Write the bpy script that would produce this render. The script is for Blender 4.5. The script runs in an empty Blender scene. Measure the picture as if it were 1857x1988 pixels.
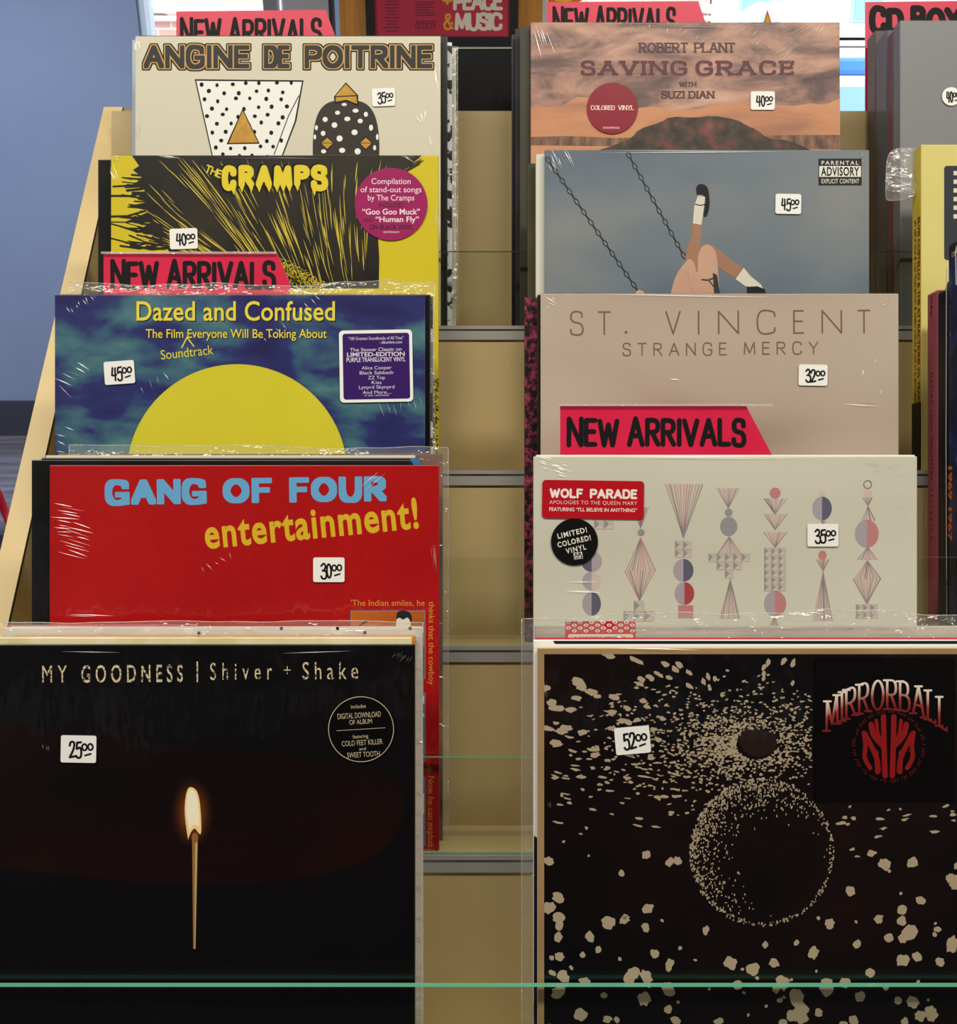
import bpy, math, random
from math import radians, sin, cos, pi
from mathutils import Matrix, Vector

rnd = random.Random(11)
scene = bpy.context.scene
COL = scene.collection

# ------------------------------------------------------------------ camera
F, CX, CY = 1857.0, 928.5, 994.0          # focal length and centre of the 1857 x 1988 frame
PITCH = radians(20)
CAM = Vector((0.0, 0.0, 1.40))
ROT = Matrix.Rotation(-PITCH, 3, 'X')     # the rack leans back by the camera's pitch


def W(x, d, u):
    """rack frame (right, away, up the sleeves) -> world"""
    return CAM + ROT @ Vector((x, d, u))


def ray(px, py):
    return ROT @ Vector(((px - CX) / F, 1.0, (CY - py) / F))


def at_y(px, py, y):
    r = ray(px, py)
    return CAM + r * (y / r.y)


def at_z(px, py, z):
    r = ray(px, py)
    return CAM + r * ((z - CAM.z) / r.z)


cam_data = bpy.data.cameras.new('camera')
cam_data.sensor_fit = 'HORIZONTAL'
cam_data.sensor_width = 36.0
cam_data.lens = 36.0 * F / 1857.0
cam_data.clip_start = 0.02
cam = bpy.data.objects.new('camera', cam_data)
COL.objects.link(cam)
cam.location = CAM
cam.rotation_euler = (radians(90) - PITCH, radians(0.0), 0)
scene.camera = cam

# ------------------------------------------------------------------ light and exposure
scene.view_settings.view_transform = 'Standard'
scene.view_settings.look = 'None'
scene.view_settings.gamma = 1.0
scene.view_settings.exposure = -0.12
scene.view_settings.use_curve_mapping = False
scene.cycles.transparent_max_bounces = 40
scene.cycles.max_bounces = 8

world = bpy.data.worlds.new('daylight')
scene.world = world
world.use_nodes = True
bg = world.node_tree.nodes['Background']
bg.inputs['Color'].default_value = (0.80, 0.90, 1.0, 1)
bg.inputs['Strength'].default_value = 5.0


def area(name, loc, rot, sx, sy, power, color):
    l = bpy.data.lights.new(name, 'AREA')
    l.shape = 'RECTANGLE'
    l.size, l.size_y = sx, sy
    l.energy = power
    l.color = color
    o = bpy.data.objects.new(name, l)
    COL.objects.link(o)
    o.location = loc
    o.rotation_euler = rot
    return o


WARM = (1.0, 0.94, 0.80)
area('ceiling_or_fill_lamp', (0.75, 0.2, 2.93), (0, 0, 0), 1.2, 0.25, 31, WARM)
area('ceiling_or_fill_lamp', (-0.75, 0.2, 2.93), (0, 0, 0), 1.2, 0.25, 31, WARM)
area('ceiling_or_fill_lamp', (3.1, -1.3, 2.93), (0, 0, 0), 0.6, 1.8, 55, WARM)  # added fill from the right for the sleeve fronts
area('ceiling_or_fill_lamp', (-3.1, -1.3, 2.93), (0, 0, 0), 0.6, 1.8, 55, WARM)  # its added counterpart, filling from the left
area('ceiling_or_fill_lamp', (-2.4, 3.3, 2.93), (0, 0, 0), 1.2, 0.6, 70, (0.90, 0.93, 1.0))  # added cool fill that brightens the blue wall
area('ceiling_or_fill_lamp', (1.6, 3.3, 2.93), (0, 0, 0), 1.2, 0.6, 45, WARM)


# ------------------------------------------------------------------ materials
def lin(c):
    out = []
    for v in c[:3]:
        v = v / 255.0
        out.append(v / 12.92 if v <= 0.04045 else ((v + 0.055) / 1.055) ** 2.4)
    return tuple(out)


_mats = {}


def new_mat(name):
    m = bpy.data.materials.new(name)
    m.use_nodes = True
    return m, m.node_tree.nodes, m.node_tree.links, m.node_tree.nodes['Principled BSDF']


def M(rgb, rough=0.5, spec=0.35, metal=0.0, name='print'):
    key = (tuple(rgb), rough, spec, metal)
    if key in _mats:
        return _mats[key]
    m, n, l, b = new_mat(name)
    b.inputs['Base Color'].default_value = (*lin(rgb), 1)
    b.inputs['Roughness'].default_value = rough
    b.inputs['Specular IOR Level'].default_value = spec
    b.inputs['Metallic'].default_value = metal
    _mats[key] = m
    return m


def noise_mat(name, stops, scale=(1, 1, 1), nscale=8.0, detail=5.0, rough=0.5, dist=0.0, spec=0.35,
              loc=(0, 0, 0), nrough=0.55, bump=0.0):
    """colour ramp over a stretched noise in object space"""
    m, n, l, b = new_mat(name)
    tc = n.new('ShaderNodeTexCoord')
    mp = n.new('ShaderNodeMapping')
    mp.inputs['Scale'].default_value = scale
    mp.inputs['Location'].default_value = loc
    no = n.new('ShaderNodeTexNoise')
    no.inputs['Scale'].default_value = nscale
    no.inputs['Detail'].default_value = detail
    no.inputs['Roughness'].default_value = nrough
    no.inputs['Distortion'].default_value = dist
    cr = n.new('ShaderNodeValToRGB')
    e = cr.color_ramp.elements
    while len(e) > 1:
        e.remove(e[0])
    e[0].position = stops[0][0]
    e[0].color = (*lin(stops[0][1]), 1)
    for p, c in stops[1:]:
        x = e.new(p)
        x.color = (*lin(c), 1)
    l.new(tc.outputs['Object'], mp.inputs['Vector'])
    l.new(mp.outputs['Vector'], no.inputs['Vector'])
    l.new(no.outputs['Fac'], cr.inputs['Fac'])
    l.new(cr.outputs['Color'], b.inputs['Base Color'])
    b.inputs['Roughness'].default_value = rough
    b.inputs['Specular IOR Level'].default_value = spec
    if bump:
        bp = n.new('ShaderNodeBump')
        bp.inputs['Strength'].default_value = bump
        bp.inputs['Distance'].default_value = 0.002
        l.new(no.outputs['Fac'], bp.inputs['Height'])
        l.new(bp.outputs['Normal'], b.inputs['Normal'])
    return m


def film_mat(name, haze=0.0, rough=0.05, bump=0.25, bscale=(6, 6, 3), base_fac=0.008, tint=(1, 1, 1), gain=0.6):
    """clear plastic film: transparent, with a fresnel gloss and a little milky haze"""
    m = bpy.data.materials.new(name)
    m.use_nodes = True
    n, l = m.node_tree.nodes, m.node_tree.links
    n.clear()
    out = n.new('ShaderNodeOutputMaterial')
    tr = n.new('ShaderNodeBsdfTransparent')
    tr.inputs['Color'].default_value = (*tint, 1)
    gl = n.new('ShaderNodeBsdfGlossy')
    gl.inputs['Roughness'].default_value = rough
    lw = n.new('ShaderNodeLayerWeight')          # same from both sides: Schlick's rule from the facing angle
    lw.inputs['Blend'].default_value = 0.5
    p5 = n.new('ShaderNodeMath')
    p5.operation = 'POWER'
    p5.inputs[1].default_value = 5.0
    sc = n.new('ShaderNodeMath')
    sc.operation = 'MULTIPLY_ADD'
    sc.inputs[1].default_value = 0.96
    sc.inputs[2].default_value = 0.04
    ml = n.new('ShaderNodeMath')
    ml.operation = 'MULTIPLY_ADD'
    ml.inputs[1].default_value = gain
    ml.inputs[2].default_value = base_fac
    ml.use_clamp = True
    mx = n.new('ShaderNodeMixShader')
    tc = n.new('ShaderNodeTexCoord')
    mp = n.new('ShaderNodeMapping')
    mp.inputs['Scale'].default_value = bscale
    no = n.new('ShaderNodeTexNoise')
    no.inputs['Scale'].default_value = 3.0
    no.inputs['Detail'].default_value = 3.0
    bp = n.new('ShaderNodeBump')
    bp.inputs['Strength'].default_value = bump
    bp.inputs['Distance'].default_value = 0.01
    l.new(tc.outputs['Object'], mp.inputs['Vector'])
    l.new(mp.outputs['Vector'], no.inputs['Vector'])
    l.new(no.outputs['Fac'], bp.inputs['Height'])
    l.new(bp.outputs['Normal'], gl.inputs['Normal'])
    l.new(bp.outputs['Normal'], lw.inputs['Normal'])
    l.new(lw.outputs['Facing'], p5.inputs[0])
    l.new(p5.outputs['Value'], sc.inputs[0])
    l.new(sc.outputs['Value'], ml.inputs[0])
    l.new(ml.outputs['Value'], mx.inputs['Fac'])
    if haze > 0:
        df = n.new('ShaderNodeBsdfDiffuse')
        df.inputs['Color'].default_value = (0.85, 0.85, 0.83, 1)
        m2 = n.new('ShaderNodeMixShader')
        m2.inputs['Fac'].default_value = haze
        l.new(tr.outputs['BSDF'], m2.inputs[1])
        l.new(df.outputs['BSDF'], m2.inputs[2])
        l.new(m2.outputs['Shader'], mx.inputs[1])
    else:
        l.new(tr.outputs['BSDF'], mx.inputs[1])
    l.new(gl.outputs['BSDF'], mx.inputs[2])
    l.new(mx.outputs['Shader'], out.inputs['Surface'])
    return m


FILM = film_mat('shrink_film')
FILM_SOFT = film_mat('soft_shrink_film', bump=0.5, bscale=(10, 10, 4))
BAG = film_mat('bag_plastic', haze=0.10, rough=0.1, bump=0.8, bscale=(12, 12, 30), base_fac=0.05)
BAGEDGE = film_mat('bag_fold', haze=0.30, rough=0.15, bump=0.5, bscale=(20, 20, 20), base_fac=0.12)
FOLD = film_mat('film_fold', haze=0.10, rough=0.28, bump=0.1, base_fac=0.17)
ACRYLIC = film_mat('clear_acrylic', rough=0.02, bump=0.0, base_fac=0.0, tint=(0.965, 0.985, 0.965), gain=0.8)
PANE = film_mat('window_glass', rough=0.0, bump=0.0, base_fac=0.0)
GREEN_EDGE = M((92, 168, 138), 0.25, 0.5, name='glass_edge')
PALE_EDGE = M((150, 168, 150), 0.25, 0.5, name='acrylic_edge')

WHITE = M((236, 236, 234), 0.55)
BLACK = M((14, 13, 15), 0.5)
INK = M((10, 10, 12), 0.6, 0.2)
PINK = noise_mat('pink_card', [(0.3, (200, 24, 66)), (0.7, (212, 32, 76))], nscale=14, rough=0.4)


# ------------------------------------------------------------------ mesh building
class MB:
    def __init__(s):
        s.v, s.f, s.m = [], [], []

    def add(s, vs, fs, mi=0):
        b = len(s.v)
        s.v += [tuple(v) for v in vs]
        for f in fs:
            s.f.append([b + i for i in f])
            s.m.append(mi)

    def box(s, x0, x1, y0, y1, z0, z1, mi=0, faces=None):
        vs = [(x0, y0, z0), (x1, y0, z0), (x1, y1, z0), (x0, y1, z0), (x0, y0, z1), (x1, y0, z1), (x1, y1, z1), (x0, y1, z1)]
        fs = [(0, 1, 5, 4), (1, 2, 6, 5), (2, 3, 7, 6), (3, 0, 4, 7), (4, 5, 6, 7), (3, 2, 1, 0)]  # front,right,back,left,top,bottom
        b = len(s.v)
        s.v += vs
        for i, f in enumerate(fs):
            s.f.append([b + k for k in f])
            s.m.append(faces[i] if faces else mi)

    def tube(s, pts, r, n=10, mi=0):
        pts = [Vector(p) for p in pts]
        rings = []
        for i, p in enumerate(pts):
            t = (pts[min(i + 1, len(pts) - 1)] - pts[max(i - 1, 0)]).normalized()
            a = t.cross(Vector((0.3, 1, 0.2))).normalized()
            c = t.cross(a)
            rr = r[i] if isinstance(r, (list, tuple)) else r
            rings.append([p + a * (rr * cos(2 * pi * k / n)) + c * (rr * sin(2 * pi * k / n)) for k in range(n)])
        b = len(s.v)
        for q in rings:
            s.v += [tuple(x) for x in q]
        for i in range(len(pts) - 1):
            for k in range(n):
                s.f.append([b + i * n + k, b + i * n + (k + 1) % n, b + (i + 1) * n + (k + 1) % n, b + (i + 1) * n + k])
                s.m.append(mi)
        for e in (0, len(pts) - 1):
            s.f.append([b + e * n + k for k in range(n)])
            s.m.append(mi)

    def build(s, name, mats, parent=None, xf=None, bevel=0.0, smooth=False):
        me = bpy.data.meshes.new(name)
        v = [tuple(xf(*p)) for p in s.v] if xf else s.v
        me.from_pydata(v, [], s.f)
        for m in (mats if isinstance(mats, (list, tuple)) else [mats]):
            me.materials.append(m)
        if len(me.polygons) == len(s.m):
            me.polygons.foreach_set('material_index', s.m)
        if smooth:
            me.polygons.foreach_set('use_smooth', [True] * len(me.polygons))
        me.update()
        o = bpy.data.objects.new(name, me)
        COL.objects.link(o)
        if parent is not None:
            o.parent = parent
        if bevel:
            bv = o.modifiers.new('bevel', 'BEVEL')
            bv.width = bevel
            bv.segments = 2
        return o


def thing(name, label, cat, loc=(0, 0, 0), rot=(0, 0, 0), group=None):
    o = bpy.data.objects.new(name, None)
    o.empty_display_size = 0.05
    COL.objects.link(o)
    o.location = loc
    o.rotation_euler = rot
    return tag(o, label, cat, group)


def tag(o, label, cat, group=None):
    o['label'] = label
    o['category'] = cat
    if group:
        o['group'] = group
    return o


def struct(o):
    o['kind'] = 'structure'
    return o


# ------------------------------------------------------------------ lettering
def ch(pts, it=3):
    """corner cutting: rounds a control polygon, keeps its ends"""
    p = [tuple(q) for q in pts]
    for _ in range(it):
        q = [p[0]]
        for a, b in zip(p[:-1], p[1:]):
            q.append((a[0] * .75 + b[0] * .25, a[1] * .75 + b[1] * .25))
            q.append((a[0] * .25 + b[0] * .75, a[1] * .25 + b[1] * .75))
        q.append(p[-1])
        p = q
    return p


def oval(w, h=1.0, y0=0.0, n=28):
    return [(w / 2 + w / 2 * sin(2 * pi * i / n), y0 + h / 2 + h / 2 * cos(2 * pi * i / n)) for i in range(n + 1)]


G = {
    'A': (.72, [[(0, 0), (.36, 1)], [(.36, 1), (.72, 0)], [(.13, .34), (.59, .34)]]),
    'B': (.6, [[(0, 0), (0, 1)], ch([(0, 1), (.52, 1), (.52, .54), (0, .54)]), ch([(0, .54), (.62, .54), (.62, 0), (0, 0)])]),
    'C': (.66, [ch([(.64, .76), (.62, 1.0), (.0, 1.06), (0, -.06), (.62, 0), (.64, .24)])]),
    'D': (.66, [[(0, 0), (0, 1)], ch([(0, 1), (.66, 1), (.66, 0), (0, 0)])]),
    'E': (.5, [[(0, 0), (0, 1)], [(0, 1), (.5, 1)], [(0, .53), (.44, .53)], [(0, 0), (.5, 0)]]),
    'F': (.5, [[(0, 0), (0, 1)], [(0, 1), (.5, 1)], [(0, .52), (.42, .52)]]),
    'G': (.68, [ch([(.64, .76), (.62, 1.0), (.0, 1.06), (0, -.06), (.66, -.02), (.67, .45)]), [(.4, .45), (.67, .45)]]),
    'g': (.74, [ch([(.70, .80), (.66, 1.0), (.0, 1.06), (0, -.06), (.70, -.04), (.72, .38)]), [(.42, .38), (.72, .38)], [(.72, .38), (.72, .0)]]),
    'H': (.66, [[(0, 0), (0, 1)], [(.66, 0), (.66, 1)], [(0, .52), (.66, .52)]]),
    'I': (.06, [[(.03, 0), (.03, 1)]]),
    'K': (.62, [[(0, 0), (0, 1)], [(.58, 1), (0, .42)], [(.2, .6), (.62, 0)]]),
    'L': (.5, [[(0, 1), (0, 0)], [(0, 0), (.5, 0)]]),
    'M': (.82, [[(0, 0), (.06, 1)], [(.06, 1), (.41, .1)], [(.41, .1), (.76, 1)], [(.76, 1), (.82, 0)]]),
    'N': (.68, [[(0, 0), (0, 1)], [(0, 1), (.68, 0)], [(.68, 0), (.68, 1)]]),
    'O': (.74, [oval(.74)]),
    'P': (.56, [[(0, 0), (0, 1)], ch([(0, 1), (.6, 1), (.6, .46), (0, .46)])]),
    'R': (.6, [[(0, 0), (0, 1)], ch([(0, 1), (.58, 1), (.58, .5), (0, .5)]), [(.26, .5), (.6, 0)]]),
    'S': (.56, [ch([(.53, .78), (.52, 1.02), (.02, 1.04), (0, .56), (.56, .5), (.58, -.04), (.02, -.02), (0, .22)])]),
    'T': (.62, [[(0, 1), (.62, 1)], [(.31, 1), (.31, 0)]]),
    'U': (.64, [ch([(0, 1), (0, -.06), (.64, -.06), (.64, 1)])]),
    'V': (.7, [[(0, 1), (.35, 0)], [(.35, 0), (.7, 1)]]),
    'W': (.95, [[(0, 1), (.24, 0)], [(.24, 0), (.475, .85)], [(.475, .85), (.71, 0)], [(.71, 0), (.95, 1)]]),
    'X': (.66, [[(0, 1), (.66, 0)], [(.66, 1), (0, 0)]]),
    'Y': (.66, [[(0, 1), (.33, .48)], [(.66, 1), (.33, .48)], [(.33, .48), (.33, 0)]]),
    'Z': (.6, [[(0, 1), (.6, 1)], [(.6, 1), (0, 0)], [(0, 0), (.6, 0)]]),
    '.': (.04, [[(.02, .0), (.021, .0)]]),
    '+': (.4, [[(.2, .2), (.2, .7)], [(0, .45), (.4, .45)]]),
    '&': (.66, [ch([(.66, 0), (.1, .75), (.16, 1.02), (.46, 1.0), (.44, .7), (0, .42), (.02, -.04), (.5, -.06), (.62, .42)])]),
    '0': (.42, [oval(.42)]),
    '1': (.2, [[(.0, .8), (.15, 1)], [(.15, 1), (.12, 0)]]),
    '2': (.5, [ch([(.02, .78), (.1, 1.05), (.5, 1.02), (.42, .55), (.0, .0)]), [(.0, .0), (.52, .06)]]),
    '3': (.46, [ch([(.04, .9), (.3, 1.12), (.52, .86), (.3, .56), (.16, .55)]), ch([(.16, .55), (.56, .52), (.5, -.06), (.1, -.06), (.0, .14)])]),
    '4': (.5, [[(.14, 1), (.0, .42)], ch([(0, .42), (.2, .38), (.5, .44)]), [(.42, .96), (.34, 0)]]),
    '5': (.48, [[(.12, .98), (.07, .56)], ch([(.07, .56), (.5, .7), (.5, -.02), (.1, -.06), (.0, .1)]), [(.12, .98), (.5, 1.0)]]),
}


def hull(pts):
    pts = sorted(set((round(p[0], 5), round(p[1], 5)) for p in pts))

    def half(ps):
        h = []
        for p in ps:
            while len(h) > 1 and (h[-1][0] - h[-2][0]) * (p[1] - h[-2][1]) - (h[-1][1] - h[-2][1]) * (p[0] - h[-2][0]) <= 0:
                h.pop()
            h.append(p)
        return h
    a, b = half(pts), half(pts[::-1])
    return a[:-1] + b[:-1]


_tm = {}


def text_mesh(s, bold=0.0, spacing=1.0):
    key = (s, bold, spacing)
    if key in _tm:
        return _tm[key]
    cu = bpy.data.curves.new('text', 'FONT')
    cu.body = s
    cu.offset = bold
    cu.space_character = spacing
    cu.resolution_u = 4
    ob = bpy.data.objects.new('text', cu)
    me = ob.to_mesh()
    v = [(q.co.x, q.co.y) for q in me.vertices]
    f = [tuple(p.vertices) for p in me.polygons]
    ob.to_mesh_clear()
    bpy.data.objects.remove(ob)
    bpy.data.curves.remove(cu)
    _tm[key] = (v, f)
    return v, f


def cap_height(bold=0.0):
    v, f = text_mesh('H', bold)
    return max(q[1] for q in v)


class Layer:
    """flat artwork on a sleeve's face, drawn in photograph pixels and turned into metres on that face"""

    def __init__(s, face, name, mat, layer, parent=None):
        s.face, s.name, s.mats, s.layer = face, name, (mat if isinstance(mat, list) else [mat]), layer
        s.parent = parent or face.root
        s.mb = MB()
        s.rot = None

    def turn(s, cx, cy, deg):
        s.rot = (cx, cy, cos(radians(deg)), sin(radians(deg)))
        return s

    def pt(s, p):
        x, y = p
        if s.rot:
            cx, cy, c, q = s.rot
            dx, dy = x - cx, y - cy
            x, y = cx + dx * c - dy * q, cy + dx * q + dy * c
        return x, y

    def clip(s, pts):
        c = s.face.cliprect
        if not c:
            return pts
        for ax, lim, sgn in ((0, c[0], 1), (0, c[2], -1), (1, c[1], 1), (1, c[3], -1)):
            if all(sgn * (p[ax] - lim) >= 0 for p in pts):
                continue
            out = []
            for i in range(len(pts)):
                a, b = pts[i - 1], pts[i]
                ia, ib = sgn * (a[ax] - lim) >= 0, sgn * (b[ax] - lim) >= 0
                if ia != ib:
                    t = (lim - a[ax]) / (b[ax] - a[ax])
                    out.append((a[0] + (b[0] - a[0]) * t, a[1] + (b[1] - a[1]) * t))
                if ib:
                    out.append(b)
            pts = out
            if len(pts) < 3:
                return []
        return pts

    def poly(s, pts, mi=0):
        pts = s.clip([s.pt(p) for p in pts])
        if len(pts) < 3:
            return s
        y = -s.layer * 0.9e-4 - (len(s.mb.f) % 60) * 1.4e-6     # overlapping strokes never share one plane
        vs = []
        for p in pts:
            x, z = s.face.P(*p)
            vs.append((x, y, z))
        s.mb.add(vs, [list(range(len(vs)))], mi)
        return s

    def rect(s, x0, y0, x1, y1, mi=0):
        return s.poly([(x0, y0), (x0, y1), (x1, y1), (x1, y0)], mi)

    def disc(s, cx, cy, rx, ry=None, n=36, mi=0, a0=0, a1=2 * pi):
        ry = rx if ry is None else ry
        full = abs(a1 - a0 - 2 * pi) < 1e-6
        k = n if full else n + 1
        return s.poly([(cx + rx * cos(a0 + (a1 - a0) * i / n), cy + ry * sin(a0 + (a1 - a0) * i / n)) for i in range(k)], mi)

    def rrect(s, x0, y0, x1, y1, r, mi=0):
        p = []
        for cx, cy, a in ((x1 - r, y0 + r, -90), (x1 - r, y1 - r, 0), (x0 + r, y1 - r, 90), (x0 + r, y0 + r, 180)):
            for i in range(6):
                t = radians(a + 18 * i)
                p.append((cx + r * cos(t), cy + r * sin(t)))
        return s.poly(p, mi)

    def line(s, pts, w, wy=None, mi=0, taper=False, n=10, sq=False):
        wy = w if wy is None else wy
        m = len(pts) - 1
        for i in range(m):
            k0 = k1 = 1.0
            if taper:
                k0 = max(.08, 1 - abs(2 * i / m - 1) ** 2)
                k1 = max(.08, 1 - abs(2 * (i + 1) / m - 1) ** 2)
            q = []
            for p, k in ((pts[i], k0), (pts[i + 1], k1)):
                if sq:
                    for a in (-1, 1):
                        for b in (-1, 1):
                            q += [(p[0] + k * a * w / 2, p[1] + k * b * wy * .38), (p[0] + k * a * w * .38, p[1] + k * b * wy / 2)]
                    continue
                for j in range(n):
                    t = 2 * pi * j / n + .31
                    q.append((p[0] + k * w / 2 * cos(t), p[1] + k * wy / 2 * sin(t)))
            s.poly(hull(q), mi)
        return s

    def ring(s, cx, cy, r, w, mi=0):
        return s.line([(cx + r * cos(2 * pi * i / 60), cy + r * sin(2 * pi * i / 60)) for i in range(61)], w, mi=mi, n=6)

    def text(s, txt, x0, x1, base, top, bold=0.0, spacing=1.0, mi=0):
        v, f = text_mesh(txt, bold, spacing)
        xs = [q[0] for q in v]
        a, b = min(xs), max(xs)
        hgt = cap_height(bold)
        lo = min(0, 0)
        y = -s.layer * 0.9e-4
        vs = []
        for q in v:
            p = s.pt((x0 + (q[0] - a) / (b - a) * (x1 - x0), base - (q[1] - lo) / hgt * (base - top)))
            x, z = s.face.P(*p)
            vs.append((x, y, z))
        s.mb.add(vs, f, mi)
        return s

    def vtext(s, txt, x_left, x_right, y0, y1, bold=0.0, spacing=1.0, mi=0):
        """text running down the face, its tops towards +x"""
        v, f = text_mesh(txt, bold, spacing)
        xs = [q[0] for q in v]
        a, b = min(xs), max(xs)
        hgt = cap_height(bold)
        y = -s.layer * 0.9e-4
        vs = []
        for q in v:
            x, z = s.face.P(x_left + q[1] / hgt * (x_right - x_left), y0 + (q[0] - a) / (b - a) * (y1 - y0))
            vs.append((x, y, z))
        s.mb.add(vs, f, mi)
        return s

    def strokes(s, txt, x0, x1, base, top, w, wy=None, serif=0.0, gap=.22, space=.5, jit=0.0, big='', arc=None, mi=0,
                caps=None, drip=0.0, sq=False):
        """hand or drawn lettering from pen strokes"""
        adv, tot = [], 0.0
        for c in txt:
            if c == ' ':
                adv.append(None)
                tot += space
            else:
                adv.append(G[c][0] * (caps.get(c, 1) if caps else 1))
                tot += adv[-1] + gap
        tot -= gap
        sx = (x1 - x0 - w) / tot
        x = x0 + w / 2
        h = base - top - (wy or w)
        b0 = base - (wy or w) / 2
        for i, c in enumerate(txt):
            if adv[i] is None:
                x += space * sx
                continue
            kx = sx * adv[i] / G[c][0]
            first = (i == 0 or txt[i - 1] == ' ')
            hh = h * (1.0 if (not big or first) else float(big))
            dy = rnd.uniform(-jit, jit) * h * .6
            sh = rnd.uniform(-jit, jit)
            for st in G[c][1]:
                pts = []
                for (gx, gy) in st:
                    X, Y = x + gx * kx + sh * gy * h * .3, b0 + dy - gy * hh
                    if arc:
                        Y += arc * ((X - (x0 + x1) / 2) / ((x1 - x0) / 2)) ** 2
                    pts.append((X, Y))
                s.line(pts, w, wy, mi=mi, sq=sq)
                if serif:
                    for e, o in ((0, 1), (-1, -2)):
                        gx, gy = st[e]
                        ddx, ddy = abs(st[o][0] - gx), abs(st[o][1] - gy)
                        if gy in (0, 1) and ddy > ddx * .6:
                            X, Y = pts[e]
                            s.line([(X - serif * h, Y), (X + serif * h, Y)], (wy or w), mi=mi)
                        elif gy in (0, 1, .53, .52) and len(st) == 2 and ddx > .3 and e == -1 and c in 'ELTFZ':
                            X, Y = pts[e]
                            s.line([(X, Y), (X, Y + (serif * h * .9 if gy == 1 else -serif * h * .9))], (wy or w), mi=mi)
                if drip:
                    X, Y = pts[0] if pts[0][1] > pts[-1][1] else pts[-1]
                    s.poly([(X - w * .5, Y), (X + w * .5, Y), (X + w * .12, Y + drip * rnd.uniform(.6, 1.2)), (X - w * .05, Y + drip * rnd.uniform(.6, 1.1))], mi)
            x += kx * G[c][0] + gap * sx
        return s

    def done(s):
        return s.mb.build(s.name, s.mats, s.parent)


# ------------------------------------------------------------------ rack measures (metres, rack frame)
LEDGE_D = {1: 0.692, 2: 0.770, 3: 0.8425, 4: 0.9165, 5: 0.990, 6: 1.090}
LEDGE_U = {1: -0.4215, 2: -0.2761, 3: -0.1184, 4: 0.0390, 5: 0.1914}


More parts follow.
